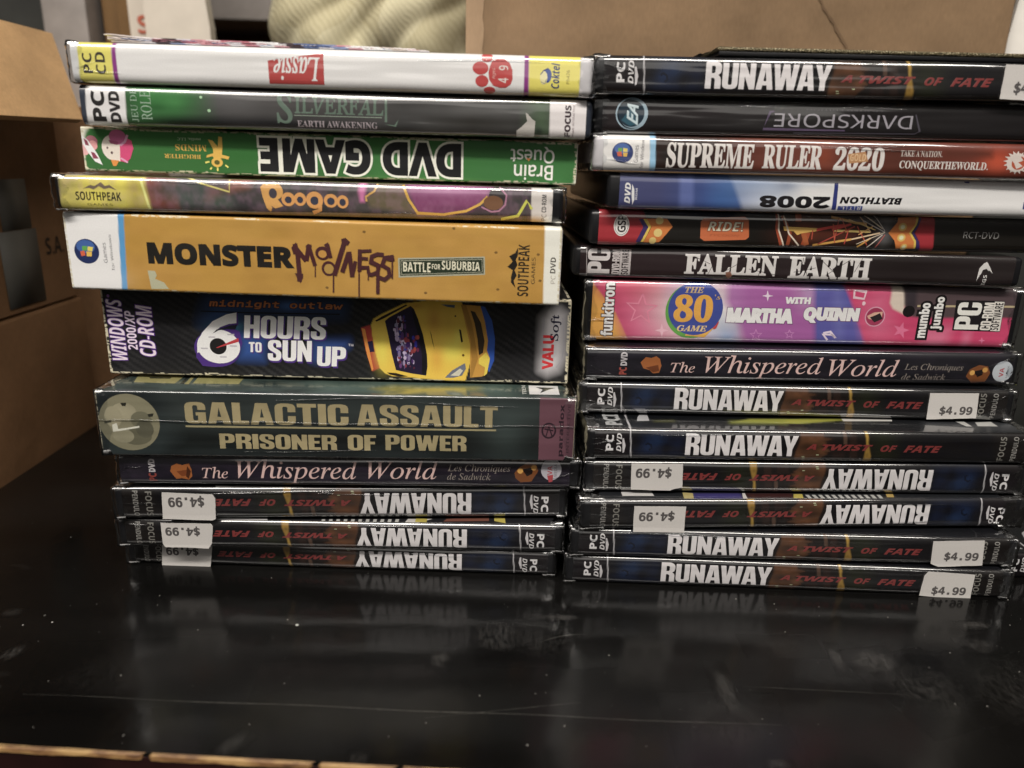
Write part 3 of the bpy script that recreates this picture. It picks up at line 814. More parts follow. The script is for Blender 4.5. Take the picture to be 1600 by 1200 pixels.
   ('T', 'eeeaea', 'UP', 'IMP', (86.17, 5.41, 98.47, 13.94), {'sh': 0.06, 'shadow': ('4a2a80', 0.5, -0.8)}),
   ('T', 'c8c4cc', 'TM', 'SB', (99.51, 14.32, 101.58, 15.33), {}),
   ('P', '1f4fae', [(154.23, 32.77), (155.88, 32.4), (158.88, 26.63), (160.29, 19.05), (160.09, 9.59), (158.1, 4.31), (155.01, 12.05)]),
   ('P', 'c89020', [(146.02, 33.18), (154.02, 32.77), (156.0, 26.13), (157.4, 18.12), (157.07, 13.83), (158.39, 10.41), (157.27, 3.85), (155.19, 2.49), (150.14, 1.84), (149.94, 16.22)]),
   ('P', 'e08a28', [(105.12, 22.1), (106.55, 21.92), (109.65, 4.66), (109.0, 3.78), (107.09, 10.87)]),
   ('P', '221c40', [(107.44, 16.44), (109.52, 16.92), (110.24, 12.24), (108.36, 11.98)]),
   ('P', '241a10', [(110.74, 25.39), (113.65, 27.35), (123.54, 32.59), (124.15, 32.2), (114.45, 26.53), (111.35, 25.07)]),
   ('P', '1e1234', [(114.84, 25.41), (116.51, 27.0), (125.37, 32.02), (126.79, 30.81), (128.4, 26.68), (130.43, 19.99), (132.06, 11.49), (132.25, 6.3), (131.61, 2.36), (125.74, 3.09), (119.05, 4.46), (117.48, 11.13), (116.16, 18.79)]),
   ('P', '0e0a14', [(125.98, 31.62), (128.4, 26.68), (130.43, 19.99), (132.06, 11.49), (131.82, 2.8), (129.93, 2.97), (129.97, 11.44), (128.36, 19.94), (126.36, 27.47)]),
   ('E', 'b8a8cc', 122.42, 7.83, 0.26, 0.45),
   ('E', '7a6a98', 122.56, 14.5, 0.73, 1.01),
   ('E', 'a090b8', 123.0, 11.36, 0.71, 1.43),
   ('E', 'b8a8cc', 123.03, 17.22, 0.65, 1.37),
   ('E', '8a3040', 119.86, 24.29, 0.53, 0.47),
   ('E', '8a3040', 123.11, 6.38, 0.44, 0.82),
   ('E', '3a1c60', 124.58, 10.24, 0.8, 0.76),
   ('E', '241240', 120.52, 21.99, 0.55, 1.17),
   ('E', '8a3040', 124.18, 19.63, 0.35, 0.91),
   ('E', '8a88b0', 124.68, 10.62, 0.35, 1.27),
   ('E', '7a6a98', 120.88, 14.04, 0.87, 1.21),
   ('E', 'b8a8cc', 126.43, 8.1, 0.33, 0.96),
   ('E', 'a090b8', 121.34, 17.11, 0.72, 1.21),
   ('E', '8a3040', 121.18, 17.37, 0.32, 1.04),
   ('E', 'a090b8', 122.48, 14.67, 0.49, 0.5),
   ('E', '6a3a78', 121.0, 6.31, 0.54, 1.09),
   ('E', '5a4a78', 122.95, 14.31, 0.9, 1.7),
   ('E', '5a2038', 122.28, 25.5, 0.51, 0.84),
   ('E', '4a2a68', 123.57, 19.55, 0.38, 1.47),
   ('E', '5a4a78', 121.64, 7.49, 0.25, 0.88),
   ('E', 'b8a8cc', 125.37, 12.94, 0.78, 1.02),
   ('E', '6a3a78', 122.31, 26.64, 0.34, 1.09),
   ('E', '8a88b0', 120.11, 19.98, 0.48, 0.47),
   ('E', '8a88b0', 120.17, 13.57, 0.92, 0.78),
   ('E', 'b8a8cc', 120.27, 9.44, 0.65, 1.26),
   ('E', 'a090b8', 120.4, 26.57, 0.52, 1.16),
   ('E', 'b8a8cc', 119.78, 19.75, 0.68, 1.61),
   ('E', '5a2038', 125.05, 6.18, 0.33, 0.43),
   ('E', 'b8a8cc', 119.67, 19.49, 0.91, 0.46),
   ('E', '7a6a98', 119.69, 21.91, 0.68, 1.16),
   ('E', 'a090b8', 121.28, 10.11, 0.4, 0.44),
   ('E', '2c2a80', 120.91, 21.19, 0.44, 1.02),
   ('E', '241240', 123.25, 22.09, 0.35, 1.15),
   ('E', '8a3040', 120.64, 22.19, 0.42, 0.4),
   ('E', 'b8a8cc', 120.05, 25.4, 0.61, 1.13),
   ('E', '4a2a68', 120.32, 17.85, 0.32, 1.29),
   ('E', '5a2038', 123.68, 13.42, 0.64, 1.12),
   ('E', '3a1c60', 120.67, 10.02, 0.74, 0.99),
   ('E', '2c2a80', 123.04, 25.74, 0.48, 0.43),
   ('E', '5a2038', 120.72, 8.03, 0.67, 0.76),
   ('E', '4a2a68', 123.01, 23.45, 0.57, 1.22),
   ('E', 'b8a8cc', 124.31, 7.64, 0.59, 0.74),
   ('E', 'b8a8cc', 121.38, 22.22, 0.61, 0.88),
   ('E', '8a88b0', 121.84, 15.08, 0.52, 1.33),
   ('E', '241240', 124.09, 16.5, 0.71, 1.0),
   ('E', '8a3040', 121.44, 22.44, 0.29, 0.83),
   ('E', 'b8a8cc', 121.73, 17.51, 0.9, 0.92),
   ('E', '5a2038', 121.78, 14.03, 0.56, 1.23),
   ('E', '241240', 124.33, 8.44, 0.39, 0.42),
   ('E', '3a1c60', 120.58, 12.54, 0.79, 0.84),
   ('E', '2c2a80', 123.16, 13.49, 0.67, 0.44),
   ('E', 'b8a8cc', 125.27, 15.45, 0.52, 1.1),
   ('E', '6a3a78', 121.32, 18.47, 0.5, 1.37),
   ('E', 'b8a8cc', 119.21, 20.5, 0.45, 1.12),
   ('E', '7a6a98', 124.46, 7.32, 0.41, 0.44),
   ('E', 'a090b8', 119.76, 18.32, 0.9, 1.48),
   ('E', 'a090b8', 119.68, 23.71, 0.48, 1.27),
   ('E', '8a88b0', 119.33, 23.73, 0.59, 0.94),
   ('E', '4a2a68', 126.04, 8.49, 0.45, 1.03),
   ('E', '5a2038', 126.63, 5.55, 0.36, 0.49),
   ('E', '5a4a78', 123.45, 11.04, 0.64, 0.61),
   ('E', '7a6a98', 124.49, 9.75, 0.65, 1.19),
   ('E', 'b8a8cc', 118.54, 21.91, 0.41, 0.66),
   ('E', '6a3a78', 119.24, 21.78, 0.33, 1.44),
   ('E', '8a3040', 124.33, 17.16, 0.55, 1.04),
   ('E', '2c2a80', 120.15, 12.42, 0.53, 0.54),
   ('E', '2c2a80', 122.68, 27.36, 0.41, 0.79),
   ('E', 'a090b8', 121.83, 23.46, 0.39, 1.32),
   ('E', 'a090b8', 122.49, 7.64, 0.44, 1.28),
   ('E', '7a6a98', 124.32, 14.52, 0.35, 1.49),
   ('E', 'b8a8cc', 122.91, 9.85, 0.68, 0.86),
   ('E', 'b8a8cc', 119.02, 21.3, 0.32, 1.22),
   ('E', '8a88b0', 121.53, 25.86, 0.46, 0.39),
   ('E', 'b8a8cc', 121.18, 26.85, 0.44, 1.03),
   ('E', 'b8a8cc', 125.49, 12.03, 0.65, 1.51),
   ('E', 'b8a8cc', 122.56, 12.04, 0.64, 0.69),
   ('E', '2c2a80', 121.13, 19.01, 0.94, 0.44),
   ('E', '5a2038', 120.24, 25.75, 0.63, 1.15),
   ('E', '8a3040', 123.35, 17.64, 0.79, 1.22),
   ('E', '7a6a98', 125.43, 13.69, 0.49, 1.64),
   ('E', '5a2038', 121.99, 18.28, 0.72, 0.73),
   ('E', '8a3040', 120.5, 10.08, 0.55, 0.73),
   ('E', '7a6a98', 120.53, 11.61, 0.57, 1.49),
   ('E', '7a6a98', 119.94, 13.88, 0.38, 0.98),
   ('E', '5a2038', 125.26, 11.84, 0.6, 0.8),
   ('E', '4a2a68', 123.76, 8.92, 0.33, 1.18),
   ('E', '5a4a78', 122.68, 5.85, 0.22, 0.94),
   ('E', '3a1c60', 124.24, 15.58, 0.97, 1.26),
   ('E', '4a2a68', 121.92, 19.46, 0.67, 1.6),
   ('E', '7a6a98', 119.93, 22.78, 0.37, 0.55),
   ('E', '8a3038', 127.68, 18.76, 0.58, 0.94),
   ('E', '2c2a9a', 127.47, 15.4, 0.58, 0.94),
   ('E', 'a04038', 128.34, 18.83, 0.58, 0.94),
   ('E', '6a2048', 126.68, 17.41, 0.58, 0.94),
   ('E', '8a3038', 126.77, 13.08, 0.59, 0.94),
   ('E', '2c2a9a', 126.4, 18.61, 0.58, 0.93),
   ('E', 'a04038', 127.01, 13.75, 0.58, 0.94),
   ('E', '6a2048', 128.2, 13.48, 0.58, 0.94),
   ('E', '8a3038', 125.93, 12.72, 0.58, 0.95),
   ('E', '2c2a9a', 127.43, 16.35, 0.58, 0.94),
   ('P', '201808', [(133.24, 22.18), (133.94, 20.08), (135.23, 13.72), (134.35, 16.69)]),
   ('P', '201808', [(145.3, 22.7), (146.13, 22.51), (147.01, 17.43), (146.27, 17.07)]),
   ('E', '403010', 143.77, 28.25, 0.37, 0.38),
   ('E', '60400c', 147.16, 11.6, 0.5, 0.52),
   ('P', '6a7080', [(139.6, 1.67), (142.53, 4.81), (147.95, 8.2), (148.4, 5.82), (146.75, 2.72), (142.97, 1.67)]),
   ('P', 'c8c4b0', [(141.91, 2.61), (145.88, 5.76), (147.15, 4.92), (145.49, 2.47)]),
   ('P', '50607a', [(137.84, 32.97), (143.57, 32.91), (143.37, 31.66), (140.3, 32.08)]),
   ('P', 'a87818', [(146.03, 32.97), (148.07, 33.03), (150.64, 25.57), (152.45, 15.43), (153.37, 10.29), (150.98, 1.95), (150.14, 1.84), (150.65, 10.22), (150.12, 18.36), (148.15, 26.35)]),
   ('P', '3a2c1c', [(149.95, 30.79), (151.81, 30.21), (154.35, 25.67), (155.94, 18.08), (155.42, 12.93), (153.76, 11.81), (153.02, 18.86), (151.67, 25.6)]),
   ('P', 'f0c828', [(153.79, 10.3), (156.66, 13.17), (158.39, 10.41), (157.27, 3.85), (156.03, 2.73), (156.38, 6.45), (153.62, 8.13)]),
   ('P', '201408', [(115.26, 3.27), (119.03, 3.15), (124.05, 1.74), (120.69, 1.57), (116.51, 2.43)]),
   ('L', '9a98a0', 0.44, [(180.49, 28.42), (180.19, 17.97), (180.87, 10.4)]),
   ('L', '9a98a0', 0.44, [(188.13, 28.62), (189.09, 16.68), (188.64, 10.59), (186.21, 7.08)]),
   ('T', 'd42028', 'VALU', 'SB', (180.29, 6.3, 185.01, 21.11), {'rot': 90, 'off': 0.02}),
   ('T', '1e1c3a', 'Soft', 'I', (183.18, 18.77, 187.64, 29.81), {'rot': 90, 'sh': -0.2, 'off': 0.01}),
  ],
  'carbon': 1,
  'case': [-159.533, 302.4978, 85.999, 191.5338, 36.2859, -0.0014, -0.0048],
 },
 'L7': {
  'paint': [
   ('F', '1c2325'),
   ('N', '293335', 0.7, 14, 8, 1),
   ('N', '354040', 0.3, 30, 12, 2),
   ('Q', '121615', [(32.88, 13.36), (184.41, 14.31), (184.92, 2.75), (27.48, 1.16)], 5, 0.85),
   ('Q', '3a4240', [(28.6, 25.86), (176.75, 26.25), (177.15, 15.72), (28.78, 14.04)], 6, 0.6),
   ('B', '4a5a58', 162.53, 13.19, 8.62, 11.55, 0.4),
  ],
  'vec': [
   ('E', '807c62', 12.32, 14.36, 11.93, 12.08),
   ('E', '9c967a', 10.65, 18.93, 4.83, 3.71),
   ('E', '6c6a54', 17.14, 15.34, 4.15, 3.74),
   ('E', '605e4a', 14.29, 8.55, 6.27, 3.79),
   ('E', '989276', 6.25, 16.64, 3.45, 4.47),
   ('E', '8a866c', 9.41, 8.47, 4.18, 3.02),
   ('E', '565544', 18.11, 11.62, 3.48, 3.77),
   ('P', '2a2a22', [(9.72, 22.6), (12.12, 22.64), (11.6, 21.16), (10.25, 21.29)]),
   ('P', '2a2a22', [(19.85, 17.98), (22.31, 18.39), (21.82, 17.05), (20.19, 16.73)]),
   ('P', '4a4a3e', [(2.56, 14.72), (5.37, 15.14), (5.26, 14.25), (2.58, 13.76)]),
   ('P', 'd0d0c0', [(5.49, 13.28), (7.31, 14.06), (7.69, 11.45), (10.51, 11.87), (16.17, 12.93), (16.09, 12.18), (8.64, 10.72), (5.46, 10.21)]),
   ('T', 'a4966c', 'GALACTIC', 'IMP', (34.6, 14.24, 99.44, 23.43), {}),
   ('T', 'a4966c', 'ASSAULT', 'IMP', (102.82, 14.4, 159.48, 23.54), {}),
   ('T', 'a4966c', 'PRISONER', 'IMP', (47.3, 3.64, 94.4, 10.11), {}),
   ('T', 'a4966c', 'OF', 'IMP', (98.79, 3.6, 110.23, 10.38), {}),
   ('T', 'a4966c', 'POWER', 'IMP', (114.02, 3.88, 146.98, 10.62), {}),
   ('L', '9a9068', 0.76, [(34.36, 13.04), (158.94, 13.28)]),
   ('P', '6a4450', [(176.37, 27.58), (190.97, 27.39), (191.64, 0.12), (176.67, 0.29)]),
   ('T', '2c1c26', 'paradox', 'SB', (184.47, 2.17, 187.04, 24.87), {'rot': 90, 'off': 0.01}),
   ('T', '3a2830', 'INTERACTIVE', 'S', (187.9, 3.6, 189.03, 24.93), {'rot': 90}),
   ('E', '2c1c26', 180.5, 13.48, 3.03, 3.52),
   ('E', '6a4450', 180.5, 13.48, 2.31, 2.75),
   ('L', '2c1c26', 0.58, [(179.51, 11.17), (180.42, 15.39), (181.89, 11.21)]),
   ('L', '2c1c26', 0.58, [(178.67, 14.22), (182.3, 13.51)]),
  ],
  'top': [
   ('F', '2a3634'),
   ('N', '4a5c58', 0.6, 16, 5, 4),
   ('Q', '5e7a70', [(84.76, 17.37), (166.44, 22.5), (165.68, -1.46), (87.99, 2.43)], 8, 0.5),
   ('Q', '8a8430', [(108.16, 8.52), (116.11, 14.09), (129.45, 12.32), (151.39, 13.65), (151.46, 8.59), (131.47, 4.95), (123.34, 0.87)], 3, 0.8),
  ],
  'topvec': [
   ('P', '8a8450', [(10.22, 11.99), (6.93, 24.54), (26.83, 23.22), (27.01, 11.0)]),
   ('P', '1a1e1a', [(13.2, 19.51), (22.47, 19.47), (22.5, 17.98), (14.28, 17.66)]),
   ('P', '1a1e1a', [(29.22, 11.13), (27.97, 23.29), (29.12, 23.37), (30.75, 10.82)]),
   ('P', '8a8450', [(31.18, 10.44), (29.85, 22.98), (31.0, 23.06), (32.98, 10.15)]),
   ('P', '84804c', [(34.19, 11.44), (32.8, 22.95), (52.11, 21.39), (52.88, 11.58)]),
   ('P', 'e8e8e4', [(172.62, 17.02), (184.96, 16.72), (184.73, 4.37), (172.34, 4.39)]),
   ('P', '1c201e', [(175.47, 14.59), (183.98, 14.07), (180.8, 11.32), (176.77, 6.11), (178.21, 11.17)]),
   ('T', 'c8ccc4', 'TEEN', 'SB', (169.55, 4.32, 171.21, 16.84), {'rot': 90}),
  ],
  'case': [-157.0528, 283.9615, 56.996, 191.1188, 27.6301, 0.0094, -0.0022],
 },
 'L8': {
  'paint': [
   ('F', '1a1722'),
   ('B', '3c3a44', 29.29, 11.05, 64.81, 1.56, 0.6),
   ('Q', '26222c', [(-5.61, 16.02), (12.77, 16.27), (10.14, -7.39), (-8.63, -7.59)], 2, 0.8),
   ('N', '34283c', 0.3, 5, 3, 2),
  ],
  'vec': [
   ('T', 'b8b4b8', 'DVD', 'SB', (12.64, 5.79, 15.22, 11.62), {'rot': 90, 'off': 0.02}),
   ('T', '8a3a30', 'PC', 'SB', (12.3, 1.61, 15.56, 5.36), {'rot': 90, 'off': 0.02}),
   ('P', 'a05a20', [(21.91, 8.62), (24.17, 9.82), (26.24, 9.06), (29.18, 9.88), (29.99, 7.15), (30.05, 4.0), (28.46, 2.39), (25.66, 3.15), (23.46, 2.73), (22.23, 4.69), (21.31, 6.26)]),
   ('P', '7a3c14', [(23.82, 6.29), (28.92, 7.13), (29.41, 4.78), (25.74, 3.95)]),
   ('P', '4a2410', [(28.35, 8.7), (29.7, 6.36), (28.5, 2.79), (27.54, 3.97)]),
   ('T', 'd8b4ae', 'The', 'I', (34.19, 3.22, 44.75, 8.38), {'off': 0}),
   ('T', 'd8b4ae', 'Whispered', 'I', (48.11, 1.12, 97.96, 11.92), {'off': 0}),
   ('T', 'd8b4ae', 'World', 'I', (101.89, 3.75, 131.47, 11.97), {'off': 0}),
   ('T', '8a8078', 'Les Chroniques', 'I', (135.67, 6.76, 161.92, 10.97), {}),
   ('T', '8a8078', 'de Sadwick', 'I', (135.46, 3.69, 153.89, 6.84), {}),
   ('P', '7a4418', [(163.73, 7.18), (165.51, 9.59), (169.13, 12.02), (172.85, 11.27), (173.71, 8.1), (170.9, 3.24), (166.45, 2.79), (164.16, 4.78)]),
   ('P', '1a1010', [(167.01, 8.81), (171.79, 10.07), (171.15, 6.86), (168.97, 5.63)]),
   ('E', 'd8a040', 166.14, 8.16, 1.19, 1.28),
   ('E', 'c89038', 171.8, 9.67, 1.18, 1.28),
   ('E', 'b4b2bc', 179.17, 8.8, 4.31, 4.81),
   ('T', 'b04048', 'VA', 'SB', (177.59, 6.4, 179.6, 10.54), {'rot': 90}),
   ('T', '5a5a62', 'MEDIA', 'S', (180.42, 5.79, 181.66, 11.37), {'rot': 90}),
   ('P', 'b04048', [(177.5, 6.14), (180.08, 6.57), (179.85, 3.35), (178.37, 2.93)]),
  ],
  'span': (0.86, 187.11),
  'case': [-153.6605, 287.4744, 42.609, 191.113, 13.1194, 0.0119, -0.0011],
 },
 'L9': {
  'top': [
   ('F', '1c1c20'),
  ],
  'topvec': [
   ('P', 'c8c8c4', [(41.37, 2.12), (77.3, 1.34), (77.83, -1.15), (41.92, -0.72)]),
  ],
  'stick': [
   ([(20.16, 12.39), (40.7, 11.39), (41.77, 9.54), (41.17, 0.17), (39.88, -0.48), (19.38, 0.25)], '$4.99', (22.3, 5.46, 37.06, 10.92), {'rot': 180}),
  ],
  'case': [-157.0285, 287.2992, 26.731, 190.2586, 14.4497, 0.0352, 0.0005],
  'copy': 'R10',
  'flip': True,
 },
 'L10': {
  'top': [
   ('F', '202024'),
  ],
  'topvec': [
   ('P', 'b8b8b4', [(86.43, 2.92), (87.93, 2.97), (88.22, -0.3), (86.74, -0.35)]),
   ('P', 'b8b8b4', [(89.58, 3.03), (91.07, 3.09), (91.33, -0.19), (89.85, -0.24)]),
   ('P', 'b8b8b4', [(92.72, 3.14), (94.22, 3.2), (94.45, -0.08), (92.97, -0.13)]),
   ('P', 'b8b8b4', [(95.87, 3.26), (97.37, 3.31), (97.57, 0.03), (96.08, -0.02)]),
   ('P', 'b8b8b4', [(99.02, 3.37), (100.52, 3.42), (100.69, 0.14), (99.2, 0.09)]),
   ('P', 'b8b8b4', [(102.17, 3.48), (103.67, 3.54), (103.81, 0.25), (102.32, 0.2)]),
   ('P', 'b8b8b4', [(105.33, 3.6), (106.83, 3.65), (106.94, 0.36), (105.45, 0.31)]),
   ('P', 'b8b8b4', [(108.49, 3.71), (109.99, 3.76), (110.07, 0.47), (108.58, 0.42)]),
   ('P', 'b8b8b4', [(111.65, 3.82), (113.16, 3.88), (113.21, 0.58), (111.71, 0.53)]),
   ('P', 'b8b8b4', [(114.82, 3.94), (116.33, 3.99), (116.34, 0.69), (114.85, 0.64)]),
   ('P', 'b8b8b4', [(117.99, 4.05), (119.5, 4.1), (119.48, 0.8), (117.99, 0.75)]),
   ('P', 'c8c4c0', [(123.24, 4.57), (133.86, 4.95), (128.25, 0.46), (122.26, 0.25)]),
   ('P', 'b8a83c', [(126.56, 5.53), (131.58, 4.87), (131.52, 1.56), (126.6, 1.71)]),
   ('P', '7a4a3c', [(139.95, 5.17), (158.26, 7.52), (158.32, 3.83), (138.61, 2.63)]),
   ('P', 'c0b040', [(160.57, 7.6), (165.19, 6.92), (165.55, 1.94), (160.6, 3.91)]),
   ('P', 'd0d0d0', [(17.64, 4.1), (63.01, 3.24), (63.75, 0.79), (19.06, 0.83)]),
  ],
  'stick': [
   ([(18.95, 11.61), (40.25, 11.5), (40.89, 10.35), (39.87, 2.15), (38.23, -0.24), (29.63, 0.12), (19.88, 0.12), (18.93, 1.78)], '$4.99', (20.57, 5.42, 35.22, 10.15), {'rot': 180}),
  ],
  'case': [-158.6481, 289.8358, 12.672, 190.1507, 13.0062, -0.0075, 0.0002],
  'copy': 'R10',
  'flip': True,
 },
 'L11': {
  'stick': [
   ([(16.26, 9.78), (38.44, 10.11), (36.66, -1.87), (29.99, -1.05), (15.27, -0.69)], '$4.99', (17.78, 4.79, 32.11, 9.4), {'rot': 180}),
  ],
  'case': [-159.8021, 297.3077, -0.036, 188.8783, 11.7881, -0.0389, 0.0005],
  'copy': 'R10',
  'flip': True,
 },
 'R1': {
  'stick': [
   ([(153.52, 12.91), (173.17, 12.53), (176.04, -0.07), (153.43, 0.8)], '$4.99', (158.17, 2.18, 172.17, 6.96), {}),
  ],
  'case': [36.3847, 297.7816, 200.154, 190.4977, 13.8345, -0.0052, 0.0079],
  'copy': 'R10',
  'flip': False,
 },
 'R2': {
  'paint': [
   ('F', '171416'),
   ('B', '241d20', 28.36, 8.53, 27.02, 3.17, 0.7),
   ('Q', '2c2024', [(2.53, 12.45), (15.94, 12.71), (16.86, -1.27), (3.26, -1.52)], 4, 0.4),
  ],
  'vec': [
   ('E', '9ab4c4', 14.26, 7.5, 6.2, 6.05),
   ('E', '16242e', 14.26, 7.5, 5.66, 5.53),
   ('E', '9ab4c4', 14.79, 7.51, 5.4, 5.34),
   ('E', '1b3040', 14.11, 7.63, 4.99, 4.96),
   ('P', '2a5a6c', [(10.35, 5.02), (14.09, 10.15), (16.52, 3.86), (13.87, 2.85)]),
   ('T', 'c8dce4', 'EA', 'SI', (12.35, 3.36, 16.72, 11.25), {'rot': 90, 'off': 0.02, 'sh': 0.3}),
   ('T', '9c98a2', 'DΛRKSPORE', 'S', (69.19, 3.77, 122.78, 8.78), {'rot': 180}),
   ('L', '5a4a68', 0.54, [(68.9, 9.43), (67.42, 9.27), (65.24, 2.85), (97.05, 2.8)]),
   ('L', '4a4652', 0.45, [(77.28, 1.61), (124.38, 2.07), (126.17, 3.05), (123.68, 9.3)]),
   ('T', '4a464c', 'LIMITED EDITION', 'S', (81.3, 9.99, 110.54, 10.57), {'rot': 180}),
  ],
  'span': (3.05, 187),
  'case': [37.3254, 301.3224, 186.107, 190.4984, 13.7385, -0.0073, 0.0066],
 },
 'R3': {
  'paint': [
   ('F', '5a2c20'),
   ('Q', '14100f', [(14.73, 18.66), (50.6, 19.47), (55.39, -6.58), (16.5, -7.38)], 12, 0.95),
   ('Q', '74382a', [(60.78, 19.69), (103.01, 20.64), (107.1, -5.51), (63.76, -6.4)], 14, 0.8),
   ('B', '96401e', 89.82, 7.41, 4.15, 4.6, 0.6),
   ('Q', 'e4e2e0', [(3.12, 18.4), (21.28, 18.81), (22.73, -7.25), (4.17, -7.63)], 0.15, 1),
   ('Q', '8cc0e4', [(21.28, 18.81), (23.44, 18.86), (24.88, -7.21), (22.66, -7.25)], 0.15, 1),
   ('Q', '7c3222', [(138.75, 16.76), (172.67, 17.51), (177.53, -4.05), (142.87, -4.77)], 20, 0.8),
   ('B', 'c84a24', 159.05, 6.5, 6.29, 4.33, 0.9),
   ('Q', '5a2a1c', [(137.65, 10.61), (155.88, 10.74), (156.43, 8.06), (138.15, 7.94)], 1.5, 0.8),
  ],
  'vec': [
   ('E', '2a3c74', 11.29, 6.82, 4.1, 3.91),
   ('E', '4a6cb0', 10.99, 8.31, 3.0, 1.95),
   ('P', 'd8603a', [(8.96, 6.97), (10.72, 7.27), (11.24, 5.45), (9.46, 5.42)]),
   ('P', '68a848', [(9.41, 8.53), (11.04, 8.57), (10.99, 7.27), (9.49, 7.24)]),
   ('P', 'e8b83c', [(11.42, 6.89), (13.21, 6.8), (13.03, 5.36), (11.66, 5.33)]),
   ('P', 'e8d058', [(11.45, 8.58), (13.1, 8.36), (13.05, 7.06), (11.41, 7.15)]),
   ('T', '5a5860', 'Games', 'S', (15.79, 3.11, 17.37, 9.7), {'rot': 90}),
   ('T', '5a5860', 'for Windows', 'S', (18.18, 0.93, 19.59, 12.72), {'rot': 90}),
   ('T', 'dcd6d2', 'SUPREME', 'B', (28.47, 1.47, 62.66, 11.15), {'off': 0.012}),
   ('T', 'dcd6d2', 'RULER', 'B', (66.15, 1.81, 89.48, 11.02), {'off': 0.012}),
   ('T', 'dcd6d2', '2020', 'B', (94.21, 1.84, 113.89, 10.92), {'off': 0.012}),
   ('P', 'c08a58', [(99.29, 8.18), (106.05, 9.23), (107.66, 5.51), (100.23, 4.59)]),
   ('T', 'e0bc8c', 'GOLD', 'SB', (100.38, 5.6, 106.5, 8.35), {}),
   ('T', 'd0c6be', 'TAKE A NATION.', 'B', (120.0, 7.75, 136.54, 10.06), {}),
   ('T', 'd8d0ca', 'CONQUERTHEWORLD.', 'B', (120.16, 2.53, 155.51, 6.19), {'off': 0.006}),
   ('P', 'd8ccc4', [(170.09, 6.46), (172.07, 5.87), (170.14, 5.34)]),
   ('P', 'd8ccc4', [(170.1, 5.18), (171.74, 4.18), (169.67, 4.2)]),
   ('P', 'd8ccc4', [(169.57, 4.07), (170.61, 2.83), (168.73, 3.4)]),
   ('P', 'd8ccc4', [(168.58, 3.32), (168.87, 2.01), (167.46, 3.04)]),
   ('P', 'd8ccc4', [(167.27, 3.04), (166.76, 1.87), (166.04, 3.2)]),
   ('P', 'd8ccc4', [(165.85, 3.26), (164.62, 2.41), (164.71, 3.85)]),
   ('P', 'd8ccc4', [(164.54, 3.97), (162.78, 3.57), (163.65, 4.88)]),
   ('P', 'd8ccc4', [(163.54, 5.04), (161.52, 5.14), (163.04, 6.14)]),
   ('P', 'd8ccc4', [(163.0, 6.31), (161.03, 6.9), (162.96, 7.43)]),
   ('P', 'd8ccc4', [(162.99, 7.6), (161.38, 8.58), (163.43, 8.56)]),
   ('P', 'd8ccc4', [(163.53, 8.69), (162.5, 9.92), (164.37, 9.36)]),
   ('P', 'd8ccc4', [(164.52, 9.44), (164.24, 10.72), (165.64, 9.71)]),
   ('P', 'd8ccc4', [(165.82, 9.72), (166.33, 10.87), (167.04, 9.55)]),
   ('P', 'd8ccc4', [(167.23, 9.5), (168.45, 10.33), (168.37, 8.92)]),
   ('P', 'd8ccc4', [(168.54, 8.8), (170.29, 9.2), (169.43, 7.89)]),
   ('P', 'd8ccc4', [(169.54, 7.74), (171.56, 7.63), (170.05, 6.64)]),
   ('E', 'd8ccc4', 166.54, 6.39, 4.01, 3.57),
   ('E', 'b8502c', 167.27, 6.24, 2.74, 2.59),
   ('P', 'd8ccc4', [(163.97, 7.69), (167.04, 9.37), (168.94, 7.25), (167.12, 6.4), (169.13, 5.09), (166.79, 3.95), (165.46, 6.09)]),
  ],
  'span': (3.75, 188),
  'case': [37.5974, 300.5573, 172.56, 190.5009, 13.4756, -0.0007, 0.0035],
 },
 'R4': {
  'paint': [
   ('F', 'e6e4e6'),
   ('Q', '222c6a', [(3.16, 20.34), (45.1, 21.29), (58.01, -5.77), (2.7, -6.86)], 1, 0.95),
   ('Q', '2e55a0', [(33.18, 21.02), (61.28, 21.65), (55.13, -5.83), (35.67, -6.21)], 14, 0.8),
   ('Q', '5f96d0', [(48.97, 18.03), (66.62, 18.43), (67.88, 8.29), (49.9, 9.27)], 12, 0.7),
   ('Q', '6a7cc0', [(28.0, 20.9), (33.53, 21.03), (35.53, -6.22), (29.92, -6.33)], 1.0, 0.55),
   ('B', '7888a8', 71.9, 10.42, 5.0, 2.72, 0.7),
   ('B', 'a8bcd8', 81.72, 12.0, 7.15, 2.04, 0.5),
   ('B', '2a5c9c', 46.84, 4.42, 7.14, 3.44, 0.5),
  ],
  'vec': [
   ('T', 'e8e8f0', 'DVD', 'SBI', (7.12, 2.14, 9.43, 10.25), {'rot': 90, 'off': 0.01}),
   ('P', 'e0e0e8', [(9.87, 9.77), (10.86, 7.76), (11.14, 3.67), (10.43, 1.6), (9.87, 5.7)]),
   ('T', 'd0d0dc', 'ROM', 'SB', (11.41, 3.7, 12.2, 8.11), {'rot': 90}),
   ('T', '17151a', '2008', 'SB', (61.41, 1.73, 89.96, 6.49), {'rot': 180, 'off': 0.02}),
   ('P', '28347c', [(90.91, 12.05), (92.43, 12.08), (92.96, 1.27), (91.17, 1.35)]),
   ('T', '17151a', 'BIATHLON', 'SBI', (93.96, 3.87, 119.29, 6.61), {'rot': 180, 'off': 0.02, 'sh': -0.05}),
   ('P', '34448c', [(93.56, 2.88), (97.11, 2.95), (97.36, 1.25), (93.57, 1.17)]),
   ('P', '34448c', [(97.34, 2.96), (100.3, 3.02), (100.46, 1.2), (97.5, 1.14)]),
   ('P', '34448c', [(100.54, 3.02), (103.62, 3.08), (103.68, 1.15), (100.66, 1.09)]),
